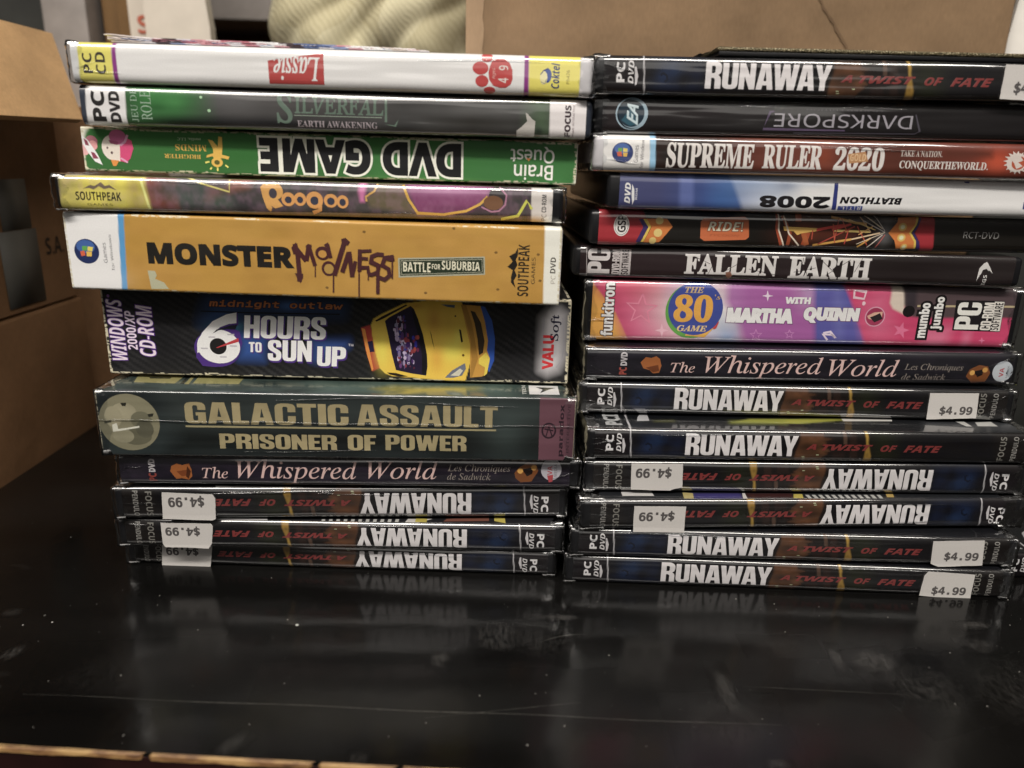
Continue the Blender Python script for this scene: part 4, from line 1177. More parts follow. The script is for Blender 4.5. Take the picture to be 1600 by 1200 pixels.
   ('T', 'e4e4ec', 'R', 'S', (101.38, 1.48, 102.82, 2.81), {'rot': 180}),
   ('T', 'e4e4ec', 'T', 'S', (98.17, 1.47, 99.63, 2.74), {'rot': 180}),
   ('T', 'e4e4ec', 'L', 'S', (94.6, 1.46, 96.19, 2.67), {'rot': 180}),
   ('P', '28347c', [(169.43, 6.15), (173.63, 6.24), (174.34, 3.1), (169.49, 3.18)]),
   ('P', '28347c', [(143.7, 13.63), (146.01, 13.68), (145.84, 13.01), (144.16, 13.08)]),
  ],
  'span': (4.95, 188),
  'case': [44.0079, 305.5183, 157.977, 190.4981, 14.2153, 0.0115, 0.0026],
 },
 'R5': {
  'paint': [
   ('F', '16130f'),
   ('Q', '9c2028', [(3.22, 21.64), (18.94, 22.0), (23.87, 9.2), (20.05, 1.66), (17.48, -3.43), (4.17, -3.69)], 0.2, 1),
   ('Q', 'a82430', [(2.72, 17.87), (19.57, 18.25), (23.13, 7.46), (20.08, 1.34), (17.46, -3.03), (3.92, -3.3)], 0.2, 1),
   ('B', '6a6a6c', 123.38, 7.66, 3.05, 5.4, 0.8),
   ('B', '5a2412', 101.01, 7.68, 13.15, 5.39, 0.75),
   ('B', '7a3414', 88.83, 7.91, 5.54, 5.86, 0.6),
   ('B', '3a1a10', 78.83, 7.21, 6.04, 5.86, 0.5),
   ('Q', 'a82430', [(137.62, 17.7), (143.44, 17.83), (144.36, 7.61), (145.71, -2.8), (140.55, -2.9), (138.66, 4.04), (136.15, 7.68), (137.29, 10.41)], 0.2, 1),
  ],
  'vec': [
   ('P', '3a2a66', [(20.11, 10.93), (22.13, 10.97), (24.71, 7.71), (21.38, 1.51), (19.48, 1.47), (22.16, 7.65)]),
   ('P', 'e8c03c', [(21.92, 10.96), (23.58, 11.0), (25.42, 7.86), (22.62, 1.54), (21.53, 1.51), (24.27, 7.7)]),
   ('P', 'd87a26', [(23.36, 11.14), (31.69, 11.32), (34.3, 8.05), (29.21, 1.53), (22.63, 1.39), (25.58, 7.72)]),
   ('E', 'f0c870', 28.71, 10.41, 1.6, 1.55),
   ('E', 'f0c870', 28.39, 5.44, 1.75, 1.71),
   ('E', 'f0c870', 26.45, 2.19, 1.46, 1.43),
   ('E', 'e4e0dc', 13.19, 8.17, 3.19, 4.39),
   ('E', '2a1a1a', 13.19, 8.17, 2.76, 3.9),
   ('E', 'e4e0dc', 13.19, 8.17, 2.61, 3.75),
   ('T', '2a1c20', 'GSP', 'S', (11.51, 5.38, 14.92, 12.49), {'rot': 90, 'off': 0.02}),
   ('P', 'd06a34', [(45.76, 10.42), (46.94, 11.86), (64.02, 12.79), (65.63, 11.56), (66.45, 4.45), (65.1, 3.34), (47.86, 2.49), (46.12, 3.67)]),
   ('T', 'f0dcc0', 'RIDE!', 'SBI', (48.94, 6.69, 63.51, 10.48), {'out': ('7a3a1c', 0.03)}),
   ('T', 'a85028', 'TYCOON', 'SI', (49.89, 4.51, 62.25, 5.39), {}),
   ('L', 'a84420', 1.3, [(77.44, 14.21), (77.64, 8.65), (80.34, 1.36)]),
   ('L', 'b85024', 2.5, [(86.4, 14.64), (86.36, 11.26)]),
   ('L', 'a84a22', 2.22, [(90.98, 6.98), (89.7, 1.55)]),
   ('L', '9a4420', 1.5, [(79.53, 13.53), (83.49, 6.34), (83.12, 1.42)]),
   ('L', 'b05a28', 2.02, [(88.96, 6.94), (91.22, 1.58)]),
   ('P', 'e8b44c', [(80.34, 9.19), (94.77, 8.77), (94.44, 7.54), (88.02, 6.43), (86.61, 5.67), (84.87, 7.34), (80.81, 7.5)]),
   ('L', 'c83c34', 1.11, [(94.37, 8.03), (100.75, 9.38), (105.69, 10.22)]),
   ('L', 'd8a040', 1.01, [(100.14, 13.5), (110.59, 11.3), (115.21, 10.91)]),
   ('L', 'e8c468', 0.91, [(101.98, 7.95), (117.25, 7.78)]),
   ('L', 'c84038', 1.01, [(100.93, 8.17), (108.64, 10.77)]),
   ('L', 'd8a03c', 0.91, [(93.76, 1.64), (109.63, 4.43)]),
   ('L', 'e0c49c', 0.61, [(109.63, 4.43), (121.39, 7.37)]),
   ('L', 'd8a03c', 0.72, [(112.68, 1.28), (117.69, 5.09)]),
   ('L', 'a83c30', 0.5, [(95.72, 2.17), (110.31, 9.83)]),
   ('L', 'c05838', 0.4, [(101.08, 10.61), (102.75, 2.81)]),
   ('L', 'b84a34', 0.4, [(102.53, 4.28), (103.23, 13.08)]),
   ('L', 'c04038', 0.46, [(106.89, 2.4), (107.93, 8.8)]),
   ('L', 'c85c3c', 0.36, [(107.73, 6.84), (104.24, 13.1)]),
   ('L', 'b84a34', 0.41, [(111.32, 9.85), (116.64, 2.1)]),
   ('L', 'd8b48c', 0.4, [(112.22, 13.76), (117.29, 7.53)]),
   ('L', 'd8c8b0', 0.4, [(114.16, 14.29), (122.12, 9.1)]),
   ('L', 'c0b8b4', 0.35, [(118.19, 14.37), (123.3, 8.15)]),
   ('L', 'd8ccc0', 0.41, [(116.8, 1.11), (122.53, 6.66)]),
   ('L', 'c06058', 0.35, [(120.38, 1.19), (123.54, 6.68)]),
   ('L', 'e0a860', 0.46, [(112.37, 6.45), (117.9, 9.99)]),
   ('L', '8a3c28', 0.36, [(96.33, 11.96), (103.45, 11.63)]),
   ('L', 'c04a34', 0.4, [(92.91, 4.08), (92.86, 8.0)]),
   ('L', 'c8c0bc', 0.35, [(113.46, 12.33), (123.38, 7.66)]),
   ('L', 'e0d0b8', 0.3, [(111.98, 2.5), (123.38, 7.66)]),
   ('L', 'e4c070', 0.35, [(107.33, 12.68), (119.15, 8.55)]),
   ('L', 'e8d4c0', 0.6, [(77.94, 14.22), (78.52, 7.69), (81.54, 1.14)]),
   ('L', 'e8d4c0', 0.6, [(80.03, 13.54), (82.98, 6.32), (87.96, 1.27)]),
   ('P', 'd87a26', [(124.95, 7.45), (128.21, 12.16), (128.41, 13.87), (136.98, 14.3), (136.08, 10.87), (134.11, 7.64), (136.73, 4.49), (137.61, 1.04), (129.41, 0.87), (128.04, 4.31)]),
   ('P', 'e8c03c', [(136.24, 14.18), (137.25, 14.21), (136.33, 10.87), (134.62, 7.65), (137.28, 4.26), (137.76, 1.04), (136.84, 1.02), (136.41, 3.99), (133.7, 7.63), (135.57, 10.86)]),
   ('P', '3a2a66', [(137.33, 14.06), (138.32, 13.94), (137.18, 10.4), (135.89, 7.68), (138.61, 4.04), (139.71, 0.83), (138.17, 0.8), (137.28, 4.26), (134.92, 7.66), (136.59, 10.88)]),
   ('E', 'e8b850', 130.62, 10.02, 1.73, 1.66),
   ('E', 'f4e4b0', 130.62, 10.02, 0.95, 0.91),
   ('E', 'e8b850', 130.79, 5.6, 1.73, 1.67),
   ('E', 'f4e4b0', 130.79, 5.6, 0.95, 0.92),
   ('E', 'e8b850', 132.61, 1.68, 1.43, 1.38),
   ('E', 'f4e4b0', 132.61, 1.68, 0.79, 0.76),
   ('T', '8a8886', 'RCT-DVD', 'S', (157.1, 5.91, 172.3, 8.65), {}),
  ],
  'span': (3.8, 187.5),
  'case': [38.5953, 309.2213, 143.009, 190.4998, 14.4182, 0.0163, 0.0006],
 },
 'R6': {
  'paint': [
   ('F', '251a1c'),
   ('N', '33282a', 0.4, 20, 6, 3),
   ('Q', '2c1a1e', [(-0.2, 17.14), (46.63, 18.37), (48.69, -3.63), (0.91, -4.85)], 20, 0.6),
   ('Q', '191514', [(120.03, 20.29), (215.89, 22.8), (221.4, 0.79), (123.58, -1.71)], 30, 0.8),
  ],
  'vec': [
   ('L', 'b0a8a8', 0.29, [(5.55, 12.59), (5.97, 0.87)]),
   ('T', 'd4cece', 'PC', 'IMP', (6.22, 1.65, 15.53, 12.09), {'rot': 90}),
   ('T', 'c8c0c0', 'DVD-ROM', 'IMP', (16.46, 1.45, 19.54, 11.92), {'rot': 90}),
   ('P', 'b8b0b0', [(19.63, 12.16), (24.25, 12.16), (24.25, 1.12), (19.63, 1.12)]),
   ('T', '2a1e20', 'SOFTWARE', 'SB', (20.46, 1.41, 23.39, 11.88), {'rot': 90}),
   ('T', 'd6d2d0', 'FALLEN', 'SLAB', (47.01, 2.26, 86.35, 11.1), {}),
   ('T', 'd6d2d0', 'EARTH', 'SLAB', (91.1, 1.66, 125.8, 11.17), {}),
   ('L', '251a1c', 0.19, [(50.78, 9.9), (57.82, 6.88)]),
   ('L', '251a1c', 0.18, [(63.59, 3.53), (71.17, 8.29)]),
   ('L', '251a1c', 0.19, [(93.34, 4.3), (102.55, 6.42)]),
   ('L', '251a1c', 0.19, [(107.09, 3.3), (116.89, 10.28)]),
   ('L', '251a1c', 0.19, [(74.24, 5.15), (86.75, 2.78)]),
   ('L', '251a1c', 0.18, [(96.56, 10.55), (99.72, 1.49)]),
   ('L', '251a1c', 0.19, [(119.09, 4.96), (122.07, 11.74)]),
   ('L', '251a1c', 0.19, [(56.96, 2.01), (60.24, 9.61)]),
   ('L', '251a1c', 0.19, [(103.29, 10.72), (112.59, 2.9)]),
   ('L', 'd0cecc', 1.23, [(172.22, 4.3), (172.88, 8.57), (174.15, 9.81), (176.31, 7.45)]),
   ('P', 'd4d2d0', [(171.56, 2.45), (171.78, 7.94), (173.44, 10.28), (174.94, 10.44), (176.54, 8.06), (177.85, 5.97), (175.14, 8.02), (173.43, 7.37), (172.4, 4.91)]),
   ('P', '251a1c', [(172.4, 4.91), (173.86, 6.78), (175.65, 5.61), (176.85, 1.36), (172.98, 0.64)]),
   ('T', 'd0cecc', 'IGS', 'SB', (174.12, 0.73, 175.67, 5.24), {'rot': 90}),
   ('P', '8a5c48', [(64.56, 3.49), (66.6, 3.91), (67.55, 2.08), (66.21, 0.71), (64.98, 1.64)]),
  ],
  'case': [32.8996, 313.0551, 129.168, 190.5515, 13.2569, -0.0119, -0.0022],
 },
 'R7': {
  'paint': [
   ('F', 'c83a72'),
   ('Q', 'e0a030', [(0.98, 30.06), (3.56, 24.15), (13.36, 12.23), (21.32, -3.16), (2.09, -3.54)], 0.4, 1),
   ('Q', 'd85a60', [(2.47, 30.1), (31.62, 30.75), (32.43, 21.02), (14.82, 24.4)], 14, 0.8),
   ('Q', 'b02c50', [(4.31, 24.17), (12.86, 19.84), (18.03, 10.79), (23.75, -4.69), (21.44, -4.74), (13.36, 12.23)], 3, 0.7),
   ('Q', 'd04a7c', [(15.64, 12.28), (35.52, 20.33), (37.66, -4.42), (22.21, -4.72)], 6, 0.7),
   ('B', 'f4e8e4', 48.24, 14.5, 17.57, 14.74, 1),
   ('B', 'f8f0ec', 59.26, 11.65, 9.96, 11.68, 0.8),
   ('Q', '6e9cc8', [(59.59, 8.56), (67.36, 7.94), (72.2, -3.75), (50.06, -4.18), (54.07, 2.2)], 6, 0.8),
   ('Q', 'a45aa4', [(60.92, 31.41), (96.42, 32.21), (103.03, -3.15), (72.2, -3.75), (67.36, 7.94), (60.89, 17.83)], 2, 0.95),
   ('Q', 'b478b4', [(60.92, 31.41), (66.94, 31.54), (65.63, 16.4), (60.8, 18.59)], 4, 0.6),
   ('Q', 'bc94bc', [(88.09, 32.02), (98.69, 32.26), (99.34, 17.11), (93.97, 17.0)], 5, 0.7),
   ('Q', 'b090c0', [(93.05, 29.13), (98.36, 29.25), (99.89, 18.66), (94.52, 18.54)], 2, 0.5),
   ('Q', '4c58a8', [(97.25, 32.57), (108.42, 32.82), (117.3, 16.23), (127.11, -4.79), (102.36, -5.27), (99.38, 13.33)], 1.5, 0.95),
   ('Q', '7478bc', [(106.55, 20.4), (108.21, 26.04), (112.69, 17.39), (113.88, 1.46), (110.69, 1.4)], 2, 0.4),
   ('Q', 'cc3668', [(107.8, 32.8), (131.44, 33.33), (194.9, 14.68), (199.49, -5.38), (127.43, -6.76), (117.5, 14.97)], 1.0, 0.95),
   ('Q', 'd86a90', [(119.62, 17.54), (124.26, 23.9), (131.37, 26.55), (135.09, 5.11), (128.06, 1.09), (123.59, 4.88)], 5, 0.6),
   ('Q', 'dc7a9c', [(148.58, 8.6), (161.38, 8.86), (159.13, -6.15), (151.35, -6.3)], 3, 0.6),
   ('Q', 'dc7a9c', [(166.89, 7.05), (170.75, 7.12), (170.82, -5.93), (166.92, -6.0)], 1.5, 0.5),
   ('Q', '4a4244', [(130.82, 33.32), (194.12, 34.75), (198.97, 13.81), (146.53, 12.72), (141.27, 13.56), (138.58, 17.94), (132.86, 21.59)], 0.6, 0.97),
   ('Q', 'd8c8b8', [(132.0, 26.56), (136.7, 26.66), (137.9, 21.7), (139.25, 14.16), (133.73, 16.58), (132.03, 19.06)], 0.6, 1),
   ('Q', '2c2830', [(137.33, 26.68), (142.9, 25.55), (143.87, 16.79), (139.32, 17.33)], 1, 0.8),
   ('Q', '5a78c0', [(40.08, 25.2), (53.49, 25.49), (50.89, 19.9), (42.16, 19.71)], 10, 0.5),
  ],
  'vec': [
   ('E', '181416', 140.91, 15.59, 2.66, 2.53),
   ('L', 'b8a880', 0.89, [(144.27, 18.06), (188.87, 18.63)]),
   ('T', 'f4f0ea', 'funkitron', 'SB', (7.14, 2.02, 12.33, 25.11), {'rot': 90, 'off': 0.015, 'out': ('3a2020', 0.04)}),
   ('L', 'e0809c', 0.68, [(24.41, 20.81), (25.96, 16.29), (30.67, 15.71), (26.91, 13.06), (28.08, 8.38), (24.19, 11.32), (20.17, 9.01), (21.56, 13.49), (17.95, 16.71), (22.66, 16.55), (24.41, 20.81)]),
   ('P', 'f0b0c0', [(33.52, 8.02), (34.38, 5.6), (36.85, 4.98), (34.49, 4.28), (34.04, 1.8), (33.19, 4.25), (30.71, 4.86), (33.08, 5.57)]),
   ('E', '5aa03c', 46.3, 13.82, 11.65, 12.15),
   ('P', 'e0a838', [(44.12, 2.83), (52.66, 2.18), (57.71, 8.0), (55.2, 12.8), (45.68, 7.75)]),
   ('P', 'c84040', [(55.87, 6.33), (57.54, 9.62), (58.39, 9.23), (57.48, 6.37), (56.53, 5.86)]),
   ('E', '3a4a9c', 47.6, 14.84, 11.84, 11.71),
   ('T', 'c8a878', 'THE', 'BI', (42.39, 21.68, 50.43, 24.26), {'off': 0.01}),
   ('T', 'e8a42c', '80', 'B', (38.2, 8.78, 55.11, 20.99), {'off': 0.015}),
   ('T', 'c8a060', "'s", 'BI', (55.36, 19.07, 58.11, 21.18), {}),
   ('T', 'e0c080', 'GAME', 'BI', (40.27, 4.74, 53.32, 7.43), {'off': 0.01}),
   ('T', 'f4eef0', 'MARTHA', 'SB', (61.29, 9.05, 90.37, 15.68), {'off': 0.045, 'sh': 0.04, 'out': ('6a3a70', 0.02), 'shadow': ('6a3a70', 0.3, -0.3)}),
   ('T', 'f4eef0', 'WITH', 'SB', (86.19, 17.84, 97.24, 20.8), {'off': 0.03, 'shadow': ('6a3a70', 0.2, -0.2)}),
   ('P', 'f0d0e4', [(77.93, 23.52), (78.66, 21.59), (80.68, 21.15), (78.78, 20.62), (78.54, 18.66), (77.81, 20.6), (75.8, 21.04), (77.69, 21.56)]),
   ('L', 'c880c0', 0.39, [(74.9, 6.22), (75.76, 4.49), (77.63, 4.44), (76.32, 3.25), (77.03, 1.44), (75.36, 2.45), (73.93, 1.38), (74.21, 3.2), (72.62, 4.34), (74.47, 4.46), (74.9, 6.22)]),
   ('L', 'c880c0', 0.39, [(89.61, 6.37), (90.29, 5.04), (91.72, 5.0), (90.73, 4.09), (91.29, 2.71), (90.0, 3.48), (88.92, 2.66), (89.11, 4.05), (87.88, 4.92), (89.29, 5.02), (89.61, 6.37)]),
   ('T', 'f4eef0', 'QUINN', 'SB', (94.92, 9.57, 119.43, 16.62), {'off': 0.045, 'sh': 0.04, 'out': ('6a3a70', 0.02), 'shadow': ('6a3a70', 0.3, -0.3)}),
   ('L', 'e0d0e4', 0.9, [(104.69, 5.15), (107.78, 5.85), (110.44, 3.01), (108.29, 4.58), (104.79, 4.51), (107.08, 1.97)]),
   ('L', 'e8c0cc', 0.82, [(115.69, 24.34), (115.87, 21.23), (120.37, 20.7), (120.81, 23.83), (116.01, 24.35)]),
   ('E', 'e8c0cc', 120.57, 18.69, 0.76, 0.88),
   ('E', 'd898b0', 126.41, 12.94, 4.44, 4.45),
   ('E', 'a02c54', 126.41, 12.94, 3.93, 3.94),
   ('P', 'd8a890', [(122.87, 13.18), (125.77, 14.83), (129.52, 15.22), (129.42, 12.05), (126.35, 11.35), (123.71, 11.93)]),
   ('P', '2a2226', [(124.24, 12.58), (128.36, 14.56), (129.93, 12.06), (126.51, 10.39)]),
   ('P', 'e06a94', [(139.39, 10.81), (139.97, 8.07), (142.73, 7.25), (140.32, 6.26), (140.79, 3.5), (138.71, 5.64), (136.24, 4.75), (137.38, 7.07), (135.39, 9.27), (138.15, 8.57)]),
   ('T', 'f0e8e0', 'mumbo', 'SB', (145.53, 3.89, 150.09, 19.5), {'rot': 90, 'off': 0.02, 'out': ('1a1416', 0.14)}),
   ('T', 'f0e8e0', 'jumbo', 'SB', (151.74, 7.65, 156.9, 22.32), {'rot': 90, 'off': 0.02, 'out': ('1a1416', 0.14)}),
   ('P', '1a161a', [(160.92, 21.03), (182.46, 21.1), (183.11, 7.27), (161.64, 7.55)]),
   ('P', 'd8d4cc', [(178.04, 20.74), (182.34, 20.72), (182.92, 7.58), (178.68, 7.66)]),
   ('T', 'e8e4dc', 'PC', 'IMP', (162.31, 8.09, 172.91, 20.14), {'rot': 90, 'sh': 0}),
   ('T', 'e0dcd4', 'CD-ROM', 'IMP', (173.77, 7.93, 178.4, 20.22), {'rot': 90}),
   ('T', '1a161a', 'SOFTWARE', 'SB', (178.57, 8.0, 182.1, 20.17), {'rot': 90}),
   ('P', 'e8709c', [(175.54, 4.75), (176.18, 3.57), (177.45, 3.2), (176.34, 2.78), (176.2, 1.58), (175.56, 2.77), (174.29, 3.14), (175.4, 3.55)]),
  ],
  'span': (2.79, 187.3),
  'case': [39.2446, 314.1782, 101.68, 190.5804, 26.4172, 0.0066, -0.0014],
 },
 'R8': {
  'paint': [
   ('F', '15141c'),
   ('B', '2a2834', 43.2, 11.57, 68.86, 1.7, 0.5),
   ('N', '241e2c', 0.3, 5, 3, 2),
   ('Q', '1e1b24', [(-2.41, 17.03), (14.05, 17.29), (15.32, -2.13), (-1.43, -2.35)], 2, 0.8),
  ],
  'vec': [
   ('T', 'b8b4b8', 'DVD', 'SB', (15.1, 6.55, 17.94, 12.54), {'rot': 90, 'off': 0.02}),
   ('T', 'a0453a', 'PC', 'SB', (14.66, 2.48, 18.05, 5.87), {'rot': 90, 'off': 0.02}),
   ('P', 'a05a20', [(23.74, 8.18), (25.83, 10.54), (28.13, 10.19), (30.34, 11.0), (31.95, 9.86), (32.81, 6.76), (32.08, 3.61), (29.44, 3.18), (27.8, 4.73), (25.08, 5.47)]),
   ('P', '6a3410', [(26.19, 5.88), (31.41, 7.13), (32.01, 4.4), (29.4, 3.73)]),
   ('T', 'd8b4ae', 'The', 'I', (36.88, 3.83, 47.42, 8.52), {'off': 0}),
   ('T', 'd8b4ae', 'Whispered', 'I', (51.47, 1.61, 102.95, 11.84), {'off': 0}),
   ('T', 'd8b4ae', 'World', 'I', (105.7, 3.1, 136.65, 10.97), {'off': 0}),
   ('T', '8a8078', 'Les Chroniques', 'I', (139.34, 5.65, 165.45, 9.41), {}),
   ('T', '8a8078', 'de Sadwick', 'I', (138.7, 1.88, 158.35, 4.73), {}),
   ('P', '7a4418', [(167.3, 3.83), (168.57, 7.11), (172.35, 9.12), (176.35, 8.52), (177.93, 5.61), (176.57, 1.33), (170.88, 0.6)]),
   ('P', '1a1010', [(170.38, 6.16), (174.69, 7.2), (174.59, 4.59), (172.53, 3.58)]),
   ('E', 'd8a040', 169.87, 5.5, 1.16, 1.17),
   ('E', 'c89038', 175.4, 6.88, 1.16, 1.17),
   ('E', 'b8c0c8', 183.43, 6.28, 4.52, 4.71),
   ('T', 'b04048', 'VA', 'SB', (181.98, 3.74, 183.96, 7.94), {'rot': 90}),
   ('T', '5a5a62', 'MEDIA', 'S', (185.2, 3.44, 186.02, 8.96), {'rot': 90}),
  ],
  'span': (0.8, 188),
  'case': [39.5216, 306.0405, 86.081, 190.4872, 14.415, 0.0162, 0.0006],
 },
 'R9': {
  'stick': [
   ([(151.79, 12.41), (173.18, 12.74), (174.05, 1.34), (152.3, 0.41)], '$4.99', (157.38, 2.17, 171.77, 6.6), {}),
  ],
  'case': [37.7221, 305.6673, 71.103, 190.1723, 14.1012, -0.009, -0.0003],
  'copy': 'R10',
  'flip': False,
 },
 'R10': {
  'paint': [
   ('F', '0e0d12'),
   ('Q', '10131f', [(17.68, 18.5), (39.59, 18.83), (41.69, -4.7), (19.3, -4.99)], 4, 0.9),
   ('B', '1a3258', 29.33, 9.77, 4.56, 3.28, 0.85),
   ('B', '182f56', 25.94, 5.81, 2.96, 2.84, 0.75),
   ('B', '141f3c', 37.53, 8.71, 2.96, 3.92, 0.7),
   ('B', '101c38', 30.59, 3.11, 8.9, 2.37, 0.8),
   ('B', '0a0a12', 33.06, 4.73, 2.07, 3.56, 0.8),
   ('Q', '1c1418', [(1.59, 19.8), (17.43, 20.03), (19.15, -4.99), (2.93, -5.2)], 2, 0.5),
   ('Q', 'd0ced2', [(17.0, 23.08), (17.44, 23.09), (19.22, -4.99), (18.78, -5.0)], 0.08, 1),
   ('Q', '191210', [(84.49, 15.97), (119.68, 16.47), (122.85, -2.94), (87.02, -3.4)], 2.5, 0.9),
   ('Q', '5e3a20', [(89.46, 12.85), (99.18, 12.99), (99.17, 10.94), (102.42, 10.47), (99.66, 9.66), (100.74, 8.51), (98.36, 7.19), (101.61, 5.94), (102.48, 4.98), (100.38, 4.63), (101.72, 3.86), (99.53, 2.01), (97.31, -1.95), (88.08, -2.07), (88.14, 4.46), (89.15, 8.35)], 0.5, 0.95),
   ('B', '7a4a28', 95.59, 10.37, 4.26, 1.6, 0.7),
   ('B', '2c1a10', 94.25, 6.81, 4.28, 1.42, 0.7),
   ('B', '6a4022', 99.35, 5.39, 2.45, 0.91, 0.6),
   ('B', '70482c', 91.15, 2.55, 3.07, 0.91, 0.5),
   ('N', '14100e', 0.35, 4, 2.5, 6),
   ('Q', '5a4234', [(107.11, 15.02), (108.63, 15.04), (109.53, 8.31), (108.0, 8.29)], 0.25, 0.85),
   ('Q', '33211a', [(109.54, 15.05), (112.58, 15.1), (115.01, -0.41), (111.92, -0.45)], 0.4, 0.6),
   ('Q', '2a1a16', [(103.76, 4.67), (108.66, 4.74), (109.65, -1.79), (104.71, -1.85)], 0.4, 0.7),
   ('Q', '1d2010', [(118.16, 16.45), (128.2, 16.6), (131.53, -2.83), (121.92, -2.95)], 4, 0.9),
   ('Q', 'b08a24', [(116.35, 15.15), (117.33, 15.16), (118.26, 11.66), (118.41, 8.43), (117.68, 8.42)], 0.3, 0.95),
   ('Q', 'a07a20', [(117.75, 8.75), (118.6, 8.76), (120.41, 2.94), (120.9, -1.64), (117.68, -1.69), (117.57, 2.9)], 0.35, 0.9),
   ('B', '4a3a14', 118.7, 3.57, 0.74, 0.78, 0.5),
   ('Q', '1c1612', [(170.7, 17.21), (189.44, 17.48), (193.89, -2.03), (174.8, -2.27)], 2, 0.5),
  ],
  'vec': [
   ('L', '10182c', 0.74, [(24.38, 6.97), (25.44, 7.61), (26.75, 6.84), (27.09, 5.27), (26.03, 4.63)]),
   ('T', 'e4e2e4', 'PC', 'SB', (7.84, 4.12, 11.04, 11.26), {'rot': 90, 'off': 0.012}),
   ('T', 'd8d6d8', 'DVD', 'SBI', (12.27, 3.69, 14.32, 11.94), {'rot': 90}),
   ('P', 'cfccd0', [(14.55, 9.57), (15.19, 9.81), (16.08, 6.46), (15.62, 3.39), (15.04, 3.06)]),
   ('T', 'e6e2e4', 'RUNAWAY', 'RUN', (41.25, 2.48, 88.59, 12.19), {}),
   ('P', 'a8b088', [(90.9, 2.61), (92.06, 2.61), (92.06, 2.24), (90.9, 2.24)]),
   ('P', 'a8b088', [(91.19, 1.83), (92.35, 1.83), (92.35, 1.46), (91.19, 1.46)]),
   ('P', 'a8b088', [(96.92, 3.47), (98.08, 3.47), (98.08, 3.1), (96.92, 3.1)]),
   ('T', '86302f', 'A', 'SBI', (92.29, 5.55, 96.5, 8.2), {'off': 0.015, 'sh': 0.1}),
   ('T', '86302f', 'TWIST', 'SBI', (99.09, 5.36, 120.5, 8.16), {'off': 0.015, 'sh': 0.1}),
   ('T', '86302f', 'OF', 'SBI', (124.03, 5.04, 131.0, 8.05), {'off': 0.015, 'sh': 0.1}),
   ('T', '86302f', 'FATE', 'SBI', (134.07, 4.91, 150.1, 8.06), {'off': 0.015, 'sh': 0.1}),
   ('T', '7c7a74', 'FOCUS', 'SB', (174.79, 1.62, 177.49, 12.42), {'rot': 90}),
   ('T', '8e8c88', 'PENDULO', 'SB', (180.44, 1.29, 182.7, 12.5), {'rot': 90}),
  ],
  'top': [
   ('F', '14161a'),
   ('Q', 'd0ced2', [(18.5, 22.11), (18.88, 22.13), (18.24, 1.13), (17.72, -1.77), (17.25, -1.79)], 0.1, 1),
   ('Q', 'b0b030', [(63.08, 10.52), (72.45, 14.95), (120.43, 16.98), (92.67, 9.93)], 0.8, 0.9),
   ('Q', '707030', [(29.97, 11.32), (38.74, 12.6), (38.09, 9.85), (29.59, 9.49)], 1.2, 0.5),
   ('Q', '8a9030', [(63.15, 12.71), (88.75, 15.64), (85.93, 8.22), (61.74, 8.13)], 1.5, 0.5),
   ('Q', '4a4c50', [(149.56, 14.74), (188.35, 15.39), (187.05, 4.25), (142.67, 2.52)], 2, 0.6),
  ],
  'topvec': [
   ('T', 'b4b6b8', 'PCI', 'SB', (8.14, 4.97, 15.38, 18.8), {'rot': 90, 'off': 0.02}),
   ('P', 'b8b8bc', [(23.53, 15.66), (25.67, 20.5), (28.57, 22.56), (27.76, 10.87), (22.22, 10.27)]),
   ('P', 'd8d6d0', [(114.09, 17.67), (136.86, 18.05), (135.45, 14.72), (113.29, 13.8)]),
   ('P', 'c8c8c4', [(164.1, 15.91), (168.08, 16.08), (167.7, 9.29), (165.1, 9.19)]),
   ('P', 'c8c8c4', [(172.4, 14.73), (180.21, 15.82), (179.44, 9.77), (170.54, 9.78)]),
  ],
  'span': (3.08, 187.0),
  'case': [39.9755, 289.1607, 56.301, 190.5001, 13.8255, 0.0036, 0.0017],
 },
 'R11': {
  'stick': [
   ([(19.28, 13.23), (41.07, 13.14), (41.7, 2.5), (38.15, 1.65), (36.69, 0.98), (19.79, 1.23)], '$4.99', (21.39, 6.51, 36.55, 11.65), {'rot': 180}),
  ],
  'case': [39.8666, 289.4658, 41.418, 190.5007, 14.0565, 0.0062, 0.0032],
  'copy': 'R10',
  'flip': True,
 },
 'R12': {
  'top': [
   ('F', '202226'),
   ('Q', '3a3470', [(47.88, 7.18), (69.33, 7.02), (68.62, 1.76), (47.89, 1.93)], 0.8, 1),
   ('Q', '3a1c1c', [(71.63, 7.0), (91.68, 6.85), (91.36, 2.44), (70.69, 2.26)], 0.8, 1),
  ],
  'topvec': [
   ('P', 'c8c6c4', [(17.81, 9.19), (30.98, 9.99), (31.26, 4.66), (17.72, 4.77)]),
   ('P', 'b0a060', [(44.31, 8.1), (48.64, 7.18), (47.51, 1.93), (43.38, 1.96)]),
   ('P', 'c8c4c0', [(70.09, 7.02), (71.25, 7.01), (70.51, 1.74), (68.62, 1.76)]),
   ('P', 'b0b0ac', [(96.94, 5.19), (98.52, 5.18), (98.5, 1.59), (96.94, 1.6)]),
   ('P', 'b0b0ac', [(99.78, 5.17), (101.36, 5.16), (101.3, 1.56), (99.74, 1.58)]),
   ('P', 'b0b0ac', [(102.62, 5.15), (104.2, 5.13), (104.12, 1.54), (102.55, 1.55)]),
   ('P', 'b0b0ac', [(105.46, 5.12), (107.04, 5.11), (106.93, 1.52), (105.37, 1.53)]),
   ('P', 'b0b0ac', [(108.31, 5.1), (109.89, 5.09), (109.75, 1.49), (108.18, 1.51)]),
   ('P', 'b0b0ac', [(111.16, 5.08), (112.74, 5.07), (112.57, 1.47), (111.0, 1.48)]),
   ('P', 'b0b0ac', [(114.01, 5.06), (115.59, 5.05), (115.39, 1.45), (113.82, 1.46)]),
